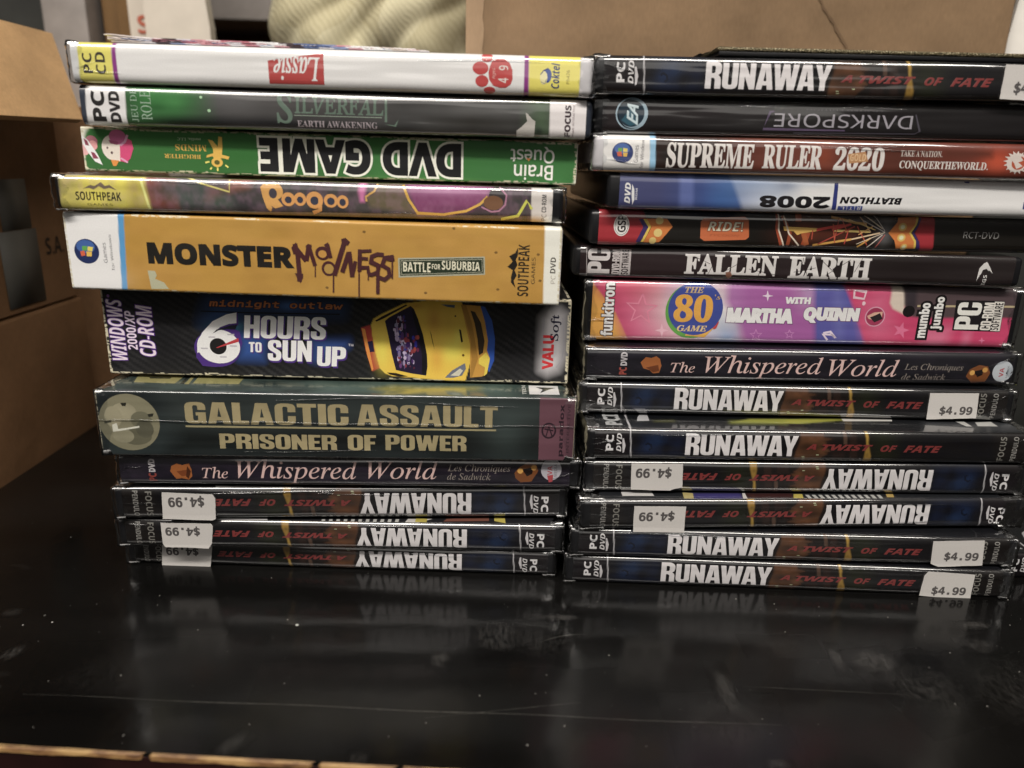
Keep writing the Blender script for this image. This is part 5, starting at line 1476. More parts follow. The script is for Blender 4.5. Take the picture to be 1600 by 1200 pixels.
   ('P', 'b0b0ac', [(116.86, 5.04), (118.45, 5.02), (118.21, 1.42), (116.64, 1.44)]),
   ('P', 'b0b0ac', [(119.72, 5.01), (121.3, 5.0), (121.04, 1.4), (119.47, 1.41)]),
   ('P', 'b0b0ac', [(122.57, 4.99), (124.16, 4.98), (123.86, 1.38), (122.29, 1.39)]),
   ('P', 'b0b0ac', [(125.43, 4.97), (127.02, 4.96), (126.69, 1.35), (125.12, 1.37)]),
   ('P', 'b0b0ac', [(128.3, 4.95), (129.89, 4.94), (129.53, 1.33), (127.95, 1.34)]),
   ('P', 'b8a83c', [(92.2, 5.95), (95.99, 5.93), (94.88, 1.9), (90.51, 1.94)]),
   ('P', 'b89a4c', [(132.83, 5.64), (136.03, 5.62), (134.89, 2.43), (131.73, 2.46)]),
  ],
  'stick': [
   ([(21.86, 10.96), (43.84, 10.7), (43.82, -1.26), (22.05, -0.78)], '$4.99', (24.13, 3.96, 39.2, 8.86), {'rot': 180}),
  ],
  'case': [38.511, 282.3538, 27.04, 191.4543, 13.5742, 0.0296, 0.0051],
  'copy': 'R10',
  'flip': True,
 },
 'R13': {
  'stick': [
   ([(153.25, 11.48), (174.9, 12.42), (176.06, 0.65), (157.43, -0.42), (153.98, 0.88)], '$4.99', (159.13, 2.14, 173.72, 6.64), {}),
  ],
  'case': [34.863, 284.0721, 13.641, 189.8251, 13.0063, -0.026, 0.0003],
  'copy': 'R10',
  'flip': False,
 },
 'R14': {
  'stick': [
   ([(154.21, 12.11), (173.96, 11.37), (174.01, -0.52), (152.22, 0.49), (152.78, 9.97)], '$4.99', (157.1, 0.69, 171.52, 5.24), {}),
  ],
  'case': [33.174, 285.4359, 0.134, 190.1089, 13.1157, -0.049, -0.0015],
  'copy': 'R10',
  'flip': False,
 },
}

def bend(v, t, ry, rz):
    """how far the printed sheet falls back at height v, where it rolls over the edge"""
    e = np.clip((rz - np.minimum(v, t - v)) / rz, 0, 1)
    return ry * (1 - np.sqrt(np.maximum(0, 1 - e * e)))

def slice_faces(V, Fc, levels):
    """cut convex faces along horizontal lines so that they can follow the roll of the edge"""
    V = [tuple(p) for p in V]
    faces = [tuple(f) for f in Fc]
    for z in levels:
        out, cache = [], {}
        for f in faces:
            vs = [V[i][1] - z for i in f]
            if min(vs) > -1e-4 or max(vs) < 1e-4:
                out.append(f); continue
            up, dn = [], []
            n = len(f)
            for i in range(n):
                a, b = f[i], f[(i + 1) % n]
                da, db = V[a][1] - z, V[b][1] - z
                (up if da >= 0 else dn).append(a)
                if (da >= 0) != (db >= 0):
                    k = (min(a, b), max(a, b))
                    if k not in cache:
                        s = da / (da - db)
                        cache[k] = len(V)
                        V.append(tuple(V[a][j] + (V[b][j] - V[a][j]) * s for j in range(len(V[a]))))
                    up.append(cache[k]); dn.append(cache[k])
            for q in (up, dn):
                if len(q) > 2: out.append(tuple(q))
        faces = out
    return np.array(V), faces

def sleeve(name, art, L, t, u0, u1, r, D, mat, parent, g, flip=False, Ld=None, td=None, worn=0, carbon=False, front_only=None):
    """one printed sheet folded round the case: top, rounded edge, spine, rounded edge, bottom; the lettering lies on it"""
    Ld, td = Ld or L, td or t
    prof = []          # (y, z, mode, w)  mode 0 spine v, 1 top depth
    tops = [D, 70, 45, 34, 28, 24, 21, 18.5, 16.5, 15, 13.5, 12, 10.5, 9, 7.5, 6, 5, 4, 3, 2.2]
    for y in tops:
        if y <= D: prof.append((y, t, 1, y))
    r, rz = r
    na = 12 if rz > 1.5 else 6
    for k in range(na + 1):
        a = math.pi / 2 * k / na
        prof.append((r - r * math.sin(a), t - rz + rz * math.cos(a), 0 if k > 1 else 1, 0))
    nv = max(4, int((t - 2 * rz) / .4))
    for k in range(1, nv):
        prof.append((0, t - rz - (t - 2 * rz) * k / nv, 0, 0))
    for k in range(na + 1):
        a = math.pi / 2 * k / na
        prof.append((r - r * math.cos(a), rz - rz * math.sin(a), 0, 0))
    for y in (6, 25, D):
        prof.append((y, 0, 0, 0))
    prof = np.array(prof)
    nu = int((u1 - u0) / .4) + 1
    us = np.linspace(u0, u1, nu)
    U, _ = np.meshgrid(us, prof[:, 0])
    Y = np.repeat(prof[:, 0:1], nu, 1)
    Zv = np.repeat(prof[:, 1:2], nu, 1)
    top_rows = prof[:, 2] == 1
    Ud, Vd = U * Ld / L, Zv * td / t
    if flip: Ud, Vd = Ld - Ud, td - Vd
    C = paint(art.get('paint', []), Ud, Vd, g)
    if art.get('_top'):
        C[top_rows] = paint(art['_top'], U[top_rows], Y[top_rows], g)
    elif not art.get('paint_top_same'):
        pass
    if carbon:      # woven carbon pattern printed on the dark card
        k = ((np.floor(U / 1.15) + np.floor(Zv / .75)) % 4) < 2
        f = vnoise(U, Zv, 12, 8, 3)
        dark = C.max(-1) < .035
        C[k & dark] += (.004 + .022 * f[k & dark] ** 2)[:, None]
    if worn:        # scuffed card edges show the raw board
        n = vnoise(U, Zv * 3 + Y, 1.3, 1.0, 9)
        n2 = vnoise(U, Zv, 14, 9, 4)
        e = np.minimum.reduce([np.minimum(U - u0, u1 - U), np.where(top_rows[:, None], Y, np.minimum(Zv, t - Zv + Y))])
        k = (e < worn * (.25 + 1.3 * n2)) & (n > .42)
        C[k] = lin('d8cfb0')
    verts = np.stack([U, Y, Zv], -1).reshape(-1, 3)
    nr = len(prof)
    idx = np.arange(nr * nu).reshape(nr, nu)
    faces = np.stack([idx[:-1, :-1], idx[1:, :-1], idx[1:, 1:], idx[:-1, 1:]], -1).reshape(-1, 4).tolist()
    cols = C.reshape(-1, 3)
    vs, cs = [verts], [cols]
    base = len(verts)
    for key, topface in (('vec', False), ('_topvec', True)):
        placed = []
        for V, Fc, c, dz in vec_geo(art.get(key, []), g):
            if not len(V): continue
            if not topface:
                V = V * np.array([L / Ld, t / td])
                if flip: V = np.array([L, t]) - V
            lo, hi = V.min(0), V.max(0)
            lay = 1 + max([l for a, b, l in placed if a[0] < hi[0] and b[0] > lo[0] and a[1] < hi[1] and b[1] > lo[1]] or [0])
            placed.append((lo, hi, lay))
            if not topface:
                lv = [rz * q for q in (.05, .12, .22, .36, .52, .75, 1.0)]
                W3 = np.concatenate([V, (np.zeros(len(V)) + dz)[:, None]], 1)
                W3, Fc = slice_faces(W3, Fc, lv + [t - q for q in lv])
                V, dz = W3[:, :2], W3[:, 2]
            h = .02 + .016 * lay + dz
            u = np.clip(V[:, 0], u0, u1)
            if topface:
                P = np.stack([u, np.maximum(V[:, 1], r * .6), np.full(len(V), t) + h], 1)
            else:
                v = np.clip(V[:, 1], .05, t - .05)
                P = np.stack([u, bend(v, t, r, rz) - h, v], 1)
            vs.append(P)
            cs.append(np.repeat(c[None], len(P), 0) * (1 if not art.get('mottle') else (1 + .35 * (vnoise(P[:, 0], P[:, 2], 6, 4, 8) - .5))[:, None]))
            for f in Fc:
                f = list(f)
                a = np.array([V[i] for i in f])
                area2 = sum(a[i][0] * a[(i + 1) % len(a)][1] - a[(i + 1) % len(a)][0] * a[i][1] for i in range(len(a)))
                if area2 < 0: f = f[::-1]
                faces.append([base + i for i in f])
            base += len(P)
    verts = np.concatenate(vs) * MM
    cols = np.concatenate(cs)
    o = mesh_obj(name, verts, faces, mat, parent, cols)
    sm = np.zeros(len(faces), bool)
    sm[:(nr - 1) * (nu - 1)] = True
    o.data.polygons.foreach_set('use_smooth', sm)
    return o

def film_ends(parent, L, t, D, seed, amp=.7, seam=None, reach=4.5, out=.9):
    """loose shrink film gathered at both ends of the case"""
    rs = np.random.RandomState(seed)
    ring = []
    n1, n2 = 44, 8
    for k in range(n2): ring.append((0, t * k / n2, 0, -1))
    for k in range(n1): ring.append((D * k / n1, t, 1, 0))
    for k in range(n2): ring.append((D, t - t * k / n2, 0, 1))
    for k in range(n1): ring.append((D - D * k / n1, 0, -1, 0))
    n = len(ring)
    for side in (0, 1):
        V, Fc = [], []
        rows = [(reach, .12), (reach * .6, .16), (reach * .25, .3), (0, .42), (-out * .6, .2), (-out, -.9), (-out * .8, -2.6)]
        for ri, (u, o) in enumerate(rows):
            for k, (y, z, nz, ny) in enumerate(ring):
                w = amp * (0 if ri < 2 else (.5 if ri == 2 else 1))
                du = (rs.rand() - .5) * w * 1.2 + (math.sin(k * 1.7 + seed) * 1.2 if ri == 0 else 0)
                dn = (rs.rand() - .3) * w * .5
                zz = z + (nz * (o + dn)); yy = y + ny * (o + dn)
                if o < 0: zz = t / 2 + (z - t / 2) * (1 + 2 * o / t); yy = min(max(y, -o), D + o)
                uu = u + du
                V.append(((uu if side == 0 else L - uu), yy, zz))
        for ri in range(len(rows) - 1):
            for k in range(n):
                a, c = ri * n + k, ri * n + (k + 1) % n
                q = (a, c, c + n, a + n)
                Fc.append(q if side else q[::-1])
        mesh_obj('shrink_wrap', np.array(V) * MM, Fc, M['film'], parent, smooth=True)
    if seam:
        V, Fc = [], []
        m = 60
        for i in range(m + 1):
            u = L * i / m
            z = seam * t + .25 * math.sin(i * .37) + .15 * rs.rand()
            V += [(u, -.3, z - .22), (u, -.55 - .1 * rs.rand(), z), (u, -.3, z + .22)]
        for i in range(m):
            for j in range(2):
                a = 3 * i + j
                Fc.append((a, a + 3, a + 4, a + 1))
        mesh_obj('film_seam', np.array(V) * MM, Fc, M['film'], parent, smooth=True)

def film_creases(parent, L, t, ry, rz, seed, n):
    """raised wrinkles pulled into the film, mostly running along the spine or fanning in from its ends"""
    rs = np.random.RandomState(seed * 13 + 1)
    for q in range(n):
        fan = rs.rand() < .5
        ln = rs.uniform(7, 16) if fan else rs.uniform(18, 60)
        ang = rs.uniform(-.45, .45) if fan else rs.uniform(-.035, .035)
        u = (rs.uniform(1, 4) if rs.rand() < .5 else L - rs.uniform(1, 4) - ln * math.cos(ang)) if fan else rs.uniform(12, L - ln - 12)
        v = rs.uniform(.15, .85) * t if fan else (t - rs.uniform(.9, 3.2) if rs.rand() < .65 else rs.uniform(.8, 2.5))
        V, Fc = [], []
        m = 28
        ph = rs.rand() * 6
        for i in range(m + 1):
            s = i / m
            w = .26 * math.sin(math.pi * s) ** .6 + .02
            uu = u + ln * s * math.cos(ang)
            vv = min(max(v + ln * s * math.sin(ang) + .18 * math.sin(ph + s * 7), .5), t - .5)
            for dv, h in ((-w, .20), (-w * .3, .20 + .5 * w), (w * .25, .20 + .55 * w), (w, .20)):
                z = min(max(vv + dv, .1), t - .1)
                V.append((uu, float(bend(z, t, ry, rz)) - h, z))
        for i in range(m):
            for j in range(3):
                a = 4 * i + j
                Fc.append((a, a + 4, a + 5, a + 1))
        mesh_obj('film_crease', np.array(V) * MM, Fc, M['film'], parent, smooth=True)

def sticker(parent, spec, g, t):
    pts, txt, box, o = spec
    P = np.array(pts, float)
    # cut edges of a hand-torn price label: a few in-between points, slightly ragged
    Q = []
    rs = np.random.RandomState(int(abs(P.sum()) * 10) % 9999)
    for i in range(len(P)):
        a, b = P[i], P[(i + 1) % len(P)]
        for k in range(6):
            Q.append(a + (b - a) * k / 6 + (rs.rand(2) - .5) * (.12 if k else 0))
    Q = np.array(Q)
    n = len(Q)
    below = np.maximum(0, 1.2 - Q[:, 1])
    yf = -.42 - .10 * below            # the loose lower edge lifts off a little
    V = [(u, y, v) for (u, v), y in zip(Q, yf)] + [(u, y + .12, v) for (u, v), y in zip(Q, yf)]
    tri = [tuple(x) for x in tessellate_polygon([[Vector((*q, 0)) for q in Q]])]
    Fc = []
    for f in tri:
        a = [Q[i] for i in f]
        s = (a[1][0] - a[0][0]) * (a[2][1] - a[0][1]) - (a[2][0] - a[0][0]) * (a[1][1] - a[0][1])
        f = f if s > 0 else f[::-1]
        Fc.append(f); Fc.append(tuple(n + i for i in f[::-1]))
    for i in range(n):
        j = (i + 1) % n
        Fc.append((i, j, n + j, n + i))
    C = [lin('cac6c2', g)] * len(V)
    tv = text_polys(('T', '524e4e', txt, 'M', box, dict(off=.03, **o)), g)
    for W_, F2, c, dz in tv:
        b = len(V)
        for (u, v), h in zip(W_, np.zeros(len(W_)) + dz):
            V.append((u, -.45 - h * .8 - .10 * max(0, 1.2 - v), v))
        C += [c] * len(W_)
        Fc += [tuple(b + i for i in f) for f in F2]
    me = mesh_obj('price_sticker', np.array(V) * MM, Fc, M['sticker'], parent, np.array(C))
    return me

# ------------------------------------------------------------------ the table (top at z = 0) and the room behind
def mat_table():
    m, nt, b = nodes('black_lacquer')
    n1 = noise_node(nt, 7, 5, sc=(1, 3.2, 1))
    n2 = noise_node(nt, 60, 5, sc=(.35, 1, 1))
    c = ramp(nt, n1.outputs['Fac'], [(.3, (.0025, .0024, .0023)), (.72, (.0055, .0053, .005))])
    mx = nt.nodes.new('ShaderNodeMixRGB')
    r2 = ramp(nt, n2.outputs['Fac'], [(.66, (0, 0, 0)), (.80, (.35, .35, .35))])
    nt.links.new(r2.outputs['Color'], mx.inputs['Fac'])
    nt.links.new(c.outputs['Color'], mx.inputs['Color1'])
    mx.inputs['Color2'].default_value = (.035, .033, .031, 1)
    nt.links.new(mx.outputs['Color'], b.inputs['Base Color'])
    rr = ramp(nt, n1.outputs['Fac'], [(.30, (.12, .12, .12)), (.5, (.17, .17, .17)), (.75, (.27, .27, .27))])
    nt.links.new(rr.outputs['Color'], b.inputs['Roughness'])
    b.inputs['Specular IOR Level'].default_value = .35
    n3 = noise_node(nt, 38, 4, sc=(1, .8, 1))
    bump(nt, b, n3.outputs['Fac'], .00045, .55)
    return m

def mat_worn():
    m, nt, b = nodes('worn_wood_edge')
    n = noise_node(nt, 240, 6, sc=(.35, 1, 1))
    r = ramp(nt, n.outputs['Fac'], [(.30, (.03, .012, .008)), (.44, (.18, .09, .035)), (.6, (.40, .25, .10)), (.8, (.26, .15, .06))])
    nt.links.new(r.outputs['Color'], b.inputs['Base Color'])
    b.inputs['Roughness'].default_value = .6
    return m

def mat_card(name, hexc, g=1.0):
    m, nt, b = nodes(name)
    c = lin(hexc, g)
    n = noise_node(nt, 26, 6)
    n2 = noise_node(nt, 900, 2, sc=(1, 1, .25))
    r = ramp(nt, n.outputs['Fac'], [(.28, tuple(c * .80)), (.72, tuple(c * 1.12))])
    g2 = ramp(nt, n2.outputs['Fac'], [(.3, (.86, .86, .86)), (.7, (1, 1, 1))])
    mx = nt.nodes.new('ShaderNodeMixRGB')
    mx.blend_type = 'MULTIPLY'
    mx.inputs['Fac'].default_value = 1
    nt.links.new(r.outputs['Color'], mx.inputs['Color1'])
    nt.links.new(g2.outputs['Color'], mx.inputs['Color2'])
    nt.links.new(mx.outputs['Color'], b.inputs['Base Color'])
    b.inputs['Roughness'].default_value = .75
    b.inputs['Specular IOR Level'].default_value = .25
    # rubbed pale patches and darker handling marks
    n4 = noise_node(nt, 7, 8)
    r4 = ramp(nt, n4.outputs['Fac'], [(.55, (0, 0, 0)), (.70, (.30, .30, .30))])
    m2 = nt.nodes.new('ShaderNodeMixRGB')
    nt.links.new(r4.outputs['Color'], m2.inputs['Fac'])
    nt.links.new(mx.outputs['Color'], m2.inputs['Color1'])
    m2.inputs['Color2'].default_value = (*np.minimum(c * 1.45 + .02, .8), 1)
    n5 = noise_node(nt, 16, 8, sc=(1, 1, .6))
    r5 = ramp(nt, n5.outputs['Fac'], [(.62, (0, 0, 0)), (.72, (.4, .4, .4))])
    m3 = nt.nodes.new('ShaderNodeMixRGB')
    nt.links.new(r5.outputs['Color'], m3.inputs['Fac'])
    nt.links.new(m2.outputs['Color'], m3.inputs['Color1'])
    m3.inputs['Color2'].default_value = (*(c * .62), 1)
    nt.links.new(m3.outputs['Color'], b.inputs['Base Color'])
    n3 = noise_node(nt, 9, 6)
    bump(nt, b, n3.outputs['Fac'], .006, .7)
    return m
M['table'] = mat_table()
M['worn'] = mat_worn()
M['kraft'] = mat_card('kraft_board', '866a4a', 1.0)
M['kraft_warm'] = mat_card('warm_kraft_board', '8e6640', 1.0)
M['kraft_pale'] = mat_card('pale_kraft_board', 'a88a68', 1.0)
M['kraft_flap'] = mat_card('lit_flap_board', 'd8aa70', 1.0)  # same board as the carton, lightened where light from above falls on it
M['dark_stuff'] = plain('dark_fabric', '232420', .8, nscale=30, var=.5)
M['ink'] = plain('box_ink', '2c2018', .7)
M['tape'] = plain('grey_tape', '5e5c56', .6, var=.1)
M['red'] = plain('table_apron_paint', '2a1010', .45, var=.5, nscale=30)

# table top: left edge runs away from us, front edge slightly turned
F0, F1 = Vector((-.30, .1994)), Vector((.62, .1400))
def front(t): return F0 + (F1 - F0) * t
tbl = thing('table', 'glossy black lacquered table with a worn wooden front edge, under the stacks', 'table', (0, .6, 0))
def loc_child(o, parent):
    o.parent = parent
    o.matrix_parent_inverse = Matrix.Translation(-Vector(parent.location))
    return o
# the top follows the front line; its left edge is at x = -.262
lx = -.262
pf = front((lx - F0.x) / (F1.x - F0.x))
outline = [(lx, pf.y), (F1.x, F1.y), (F1.x, 1.02), (lx - .006, 1.02)]
v = [(x, y, 0) for x, y in outline] + [(x, y, -.024) for x, y in outline]
loc_child(mesh_obj('table_top', v, [(0, 1, 2, 3), (7, 6, 5, 4), (0, 4, 5, 1), (1, 5, 6, 2), (2, 6, 7, 3), (3, 7, 4, 0)], M['table']), tbl)
# the rubbed front arris: a narrow chamfer of bare wood with a ragged upper side
V, Fc = [], []
n = 460
rs = np.random.RandomState(3)
jag = np.convolve(rs.rand(n + 12), np.ones(5) / 5, 'same')
for i in range(n + 1):
    t = (lx - F0.x) / (F1.x - F0.x) + (1 - (lx - F0.x) / (F1.x - F0.x)) * i / n
    p = front(t)
    w = .0002 + .0008 * jag[i] * (.6 + .4 * math.sin(i * .05))
    bite = .0014 if rs.rand() < .02 else 0
    V += [(p.x, p.y + w, .00012), (p.x, p.y - .0006 + bite, -.0004), (p.x, p.y - .0009 + bite, -.0012 - .0009 * jag[i + 4])]
for i in range(n):
    for j in range(2):
        a = 3 * i + j
        Fc.append((a, a + 1, a + 4, a + 3))
loc_child(mesh_obj('worn_edge', V, Fc, M['worn']), tbl)
d = .004
v = [(lx + d, pf.y + d, -.0245), (F1.x - d, F1.y + d, -.0245), (F1.x - d, F1.y + .03, -.0245), (lx + d, pf.y + .03, -.0245)]
v += [(x, y, -.12) for x, y, z in v]
loc_child(mesh_obj('apron', v, [(0, 3, 2, 1), (4, 5, 6, 7), (0, 1, 5, 4), (1, 2, 6, 5), (2, 3, 7, 6), (3, 0, 4, 7)], M['red']), tbl)
# a red-brown painted lip just under the worn edge
v = []
for t0 in (0, 1):
    x = lx if not t0 else F1.x
    y = pf.y if not t0 else F1.y
    v += [(x, y - .0003, -.0012), (x, y - .0003, -.0238), (x, y + .001, -.0238), (x, y + .001, -.0012)]
loc_child(mesh_obj('edge_lip', v, [(0, 1, 5, 4), (1, 2, 6, 5), (3, 0, 4, 7), (0, 3, 2, 1), (4, 5, 6, 7)], M['red']), tbl)
for x, y in ((lx + .04, .26), (F1.x - .05, .20), (lx + .04, .97), (F1.x - .05, .97)):
    loc_child(rbox('leg', x - .02, y - .02, -.74, x + .02, y + .02, -.0245, .002, M['red']), tbl)

def slab(name, x0, y0, z0, x1, y1, z1, mat, kind):
    return tag(rbox(name, x0, y0, z0, x1, y1, z1, 0, mat), None, None, None, kind)
M['wallpaint'] = plain('room_wall_paint', '4a3826', .8, nscale=3)
M['floorboards'] = plain('floor_boards', '3a2c20', .6, nscale=5)
slab('floor', -3, -2, -.78, 3, 3, -.741, M['floorboards'], 'structure')
slab('wall', -3, 1.6, -.741, 3, 1.65, 2.6, M['wallpaint'], 'structure')

# dust, crumbs and specks on the lacquer
V, Fc = [], []
rs = np.random.RandomState(11)
spots = [(-.0742, .2527, .00075), (-.178, .251, .0004), (-.168, .253, .0004)]
spots += [(rs.uniform(-.25, .24), rs.uniform(.19, .36), abs(rs.normal(0, .00010)) + .00005) for _ in range(260)]
for x, y, s in spots:
    b = len(V)
    for k in range(5):
        a = k * 1.2566 + rs.rand()
        V.append((x + s * (.6 + .6 * rs.rand()) * math.cos(a), y + s * (.6 + .6 * rs.rand()) * math.sin(a), .00005))
    V.append((x, y, .00006 + s * .5))
    Fc += [(b + k, b + (k + 1) % 5, b + 5) for k in range(5)]
M['dust'] = plain('dust', 'b8b4ac', .9)
tag(mesh_obj('dust', V, Fc, M['dust']), None, None, None, 'stuff')
# dried smears and long fine scratches in the lacquer, part of the table
V, Fc = [], []
def smear(x, y, rx, ry, a0=0):
    b = len(V)
    for k in range(14):
        a = 2 * math.pi * k / 14
        q = .55 + .45 * rs.rand()
        px, py = rx * q * math.cos(a), ry * q * math.sin(a)
        V.append((x + px * math.cos(a0) - py * math.sin(a0), y + px * math.sin(a0) + py * math.cos(a0), .00002))
    Fc.append(tuple(range(b, b + 14)))
for s in ((-.1735, .2575, .0006, .0008, 0),):
    smear(*s)
def scratch(pts, w):
    b = len(V)
    for i, (x, y) in enumerate(pts):
        q = .6 * w * (.2 + .8 * math.sin(math.pi * (i + .5) / len(pts))) * (.6 + .8 * rs.rand())
        V.append((x, y - q, .00002)); V.append((x, y + q, .00002))
    for i in range(len(pts) - 1):
        Fc.append((b + 2 * i, b + 2 * i + 2, b + 2 * i + 3, b + 2 * i + 1))
scratch([(-.155 + .012 * i, .2125 - .0006 * i + .0003 * math.sin(i)) for i in range(22)], .00016)
scratch([(.02 + .002 * i, .243 + .0013 * i - .00008 * i * i) for i in range(10)], .00010)
scratch([(-.02 + .004 * i, .2025 + .0006 * i) for i in range(14)], .00008)
scratch([(.09 + .003 * i, .219 - .0002 * i) for i in range(20)], .00008)
M['smear'] = plain('dried_smear', '56544e', .5, nscale=700, var=.6)
loc_child(mesh_obj('scuff_marks', V, Fc, M['smear']), tbl)

# dried wipes on the lacquer plus blotchy bright reflections painted as pale fading patches
def mat_smudge_glint():
    m, nt, b = nodes('smudge_glint')
    out = nt.nodes['Material Output']
    a = nt.nodes.new('ShaderNodeAttribute')
    a.attribute_name = 'Print'
    n = noise_node(nt, 900, 5, sc=(1, .35, 1))
    n2 = noise_node(nt, 130, 2)
    mu = nt.nodes.new('ShaderNodeMath'); mu.operation = 'MULTIPLY'
    nt.links.new(ramp(nt, n.outputs['Fac'], [(.36, (.04, .04, .04)), (.68, (1, 1, 1))]).outputs['Color'], mu.inputs[0])
    nt.links.new(ramp(nt, n2.outputs['Fac'], [(.2, (.2, .2, .2)), (.7, (1, 1, 1))]).outputs['Color'], mu.inputs[1])
    m2 = nt.nodes.new('ShaderNodeMath'); m2.operation = 'MULTIPLY'
    nt.links.new(a.outputs['Fac'], m2.inputs[0])
    nt.links.new(mu.outputs[0], m2.inputs[1])
    b.inputs['Base Color'].default_value = (.26, .25, .235, 1)
    b.inputs['Roughness'].default_value = .45
    tr = nt.nodes.new('ShaderNodeBsdfTransparent')
    mx = nt.nodes.new('ShaderNodeMixShader')
    nt.links.new(m2.outputs[0], mx.inputs['Fac'])
    nt.links.new(tr.outputs[0], mx.inputs[1])
    nt.links.new(b.outputs[0], mx.inputs[2])
    nt.links.new(mx.outputs[0], out.inputs['Surface'])
    return m
M['smudge_glint'] = mat_smudge_glint()
V, Fc, C = [], [], []
for x, y, rx, ry, al, rot in ((.0285, .2593, .0085, .0022, .95, 0), (.197, .2567, .0065, .003, .75, .1), (.190, .2435, .006, .005, .55, .2), (.1304, .2345, .0022, .008, .6, -.15),
        (.1435, .2335, .0085, .0065, .8, .2), (.083, .2165, .0035, .013, .6, 0), (.112, .242, .012, .006, .28, 0), (-.0171, .2325, .004, .0055, .4, 0), (.0035, .247, .0095, .010, .42, .1),
        (.155, .218, .014, .016, .30, .3), (.079, .199, .016, .013, .2, 0), (-.172, .2335, .0035, .006, .35, -.5), (-.187, .259, .004, .003, .3, 0), (-.0782, .190, .0035, .006, .4, -.6),
        (-.0385, .185, .003, .003, .3, 0), (.0895, .1835, .004, .002, .5, 0), (.022, .2435, .02, .012, .14, 0), (.19, .215, .022, .022, .2, .2), (-.12, .225, .03, .015, .10, .1), (-.06, .245, .03, .012, .09, 0)):
    b0 = len(V)
    N = 18
    for i in range(N + 1):
        for j in range(N + 1):
            p, q = -1.3 + 2.6 * i / N, -1.3 + 2.6 * j / N
            px, py = p * rx, q * ry
            V.append((x + px * math.cos(rot) - py * math.sin(rot), y + px * math.sin(rot) + py * math.cos(rot), .00003))
            f = max(0, 1 - (p * p + q * q)) * al * .42
            C.append((f, f, f))
    for i in range(N):
        for j in range(N):
            k = b0 + i * (N + 1) + j
            Fc.append((k, k + N + 1, k + N + 2, k + 1))
# patches that overlap are lifted one above the other by a few hundredths of a millimetre
step = (N + 1) ** 2
V = [(vx, vy, vz + .00001 * (i // step)) for i, (vx, vy, vz) in enumerate(V)]
loc_child(mesh_obj('smudge_glints', V, Fc, M['smudge_glint'], None, np.array(C)), tbl)

# ------------------------------------------------------------------ the game cases
INFO = {
 'L1': ('white keep case with yellow ends and red name tag, topmost case at left', 'milky', 'sleeve', 2.4, 1),
 'L2': ('dark grey and green case under the white case with yellow ends in the left stack', 'navy', 'sleeve', 2.4, 0),
 'L3': ('bright green card box with big black upside-down capitals, third from top in the left stack', 'white_card', 'card', .8, 0),
 'L4': ('film-wrapped case with a yellow left end and orange bubbly title, above the ochre box', 'black', 'sleeve', 2.2, 1),
 'L5': ('ochre yellow box with white ends and bold black and dripping brown title', 'white_card', 'card', 1.0, 0),
 'L6': ('large black box with a yellow car printed on its right, under the ochre box', 'cream_card', 'card', .7, 0),
 'L7': ('thick dark teal wrapped box with a grey moon at its left end', 'cream_card', 'wrapped', .8, 1),
 'L8': ('dark violet case with pink italic title, just under the box with the moon', 'black', 'sleeve', 2.4, 1),
 'L9': ('uppermost of the three dark cases with price stickers at the bottom of the left stack', 'black', 'sleeve', 2.4, 1),
 'L10': ('middle one of the three dark stickered cases at the foot of the left stack', 'black', 'sleeve', 2.4, 1),
 'L11': ('bottom case of the left stack, dark with upside-down title, lying on the table', 'black', 'sleeve', 2.4, 1),
 'R1': ('dark case with large white title and blue tint, topmost full case of the right stack', 'black', 'sleeve', 2.4, 1),
 'R2': ('nearly black case with thin grey outlined upside-down letters and a round blue emblem', 'black', 'sleeve', 2.4, 1),
 'R3': ('rust red case with tall white serif title and a small gold label on its digits', 'milky', 'sleeve', 2.4, 1),
 'R4': ('white and blue sports case with black upside-down year, fourth from top at right', 'black', 'sleeve', 2.4, 0),
 'R5': ('black case with red and orange arrow ends and a glowing ferris wheel picture', 'black', 'sleeve', 2.4, 0),
 'R6': ('dark maroon case with cracked white slab title, above the thick pink case', 'black', 'sleeve', 2.2, 0),
 'R7': ('thick pink and purple case with a round blue and gold badge', 'black', 'wrapped', 2.0, 1),
 'R8': ('dark violet case with pink italic title, directly beneath the thick pink case', 'black', 'sleeve', 2.4, 1),
 'R9': ('dark stickered case directly beneath the violet case in the right stack', 'black', 'sleeve', 2.4, 1),
 'R10': ('dark upright-titled case without price sticker, jutting out in the right stack', 'black', 'sleeve', 2.4, 1),
 'R11': ('upper of the two upside-down dark cases in the right stack, white sticker at left', 'black', 'sleeve', 2.4, 1),
 'R12': ('lower of the two upside-down dark cases in the right stack, loose film at its left', 'black', 'sleeve', 2.4, 1),
 'R13': ('second dark case from the bottom of the right stack, price sticker at its right', 'black', 'sleeve', 2.4, 1),
 'R14': ('bottom case of the right stack, lying on the table with a tilted price sticker', 'black', 'sleeve', 2.4, 1),
}
GAIN = 1.12
WORN = {'L3': .8, 'L5': .6, 'L6': .9, 'L7': .2}
DARK = ('L9', 'L10', 'L11', 'R1', 'R9', 'R10', 'R11', 'R12', 'R13', 'R14')
SEAM = {'L7': .55}
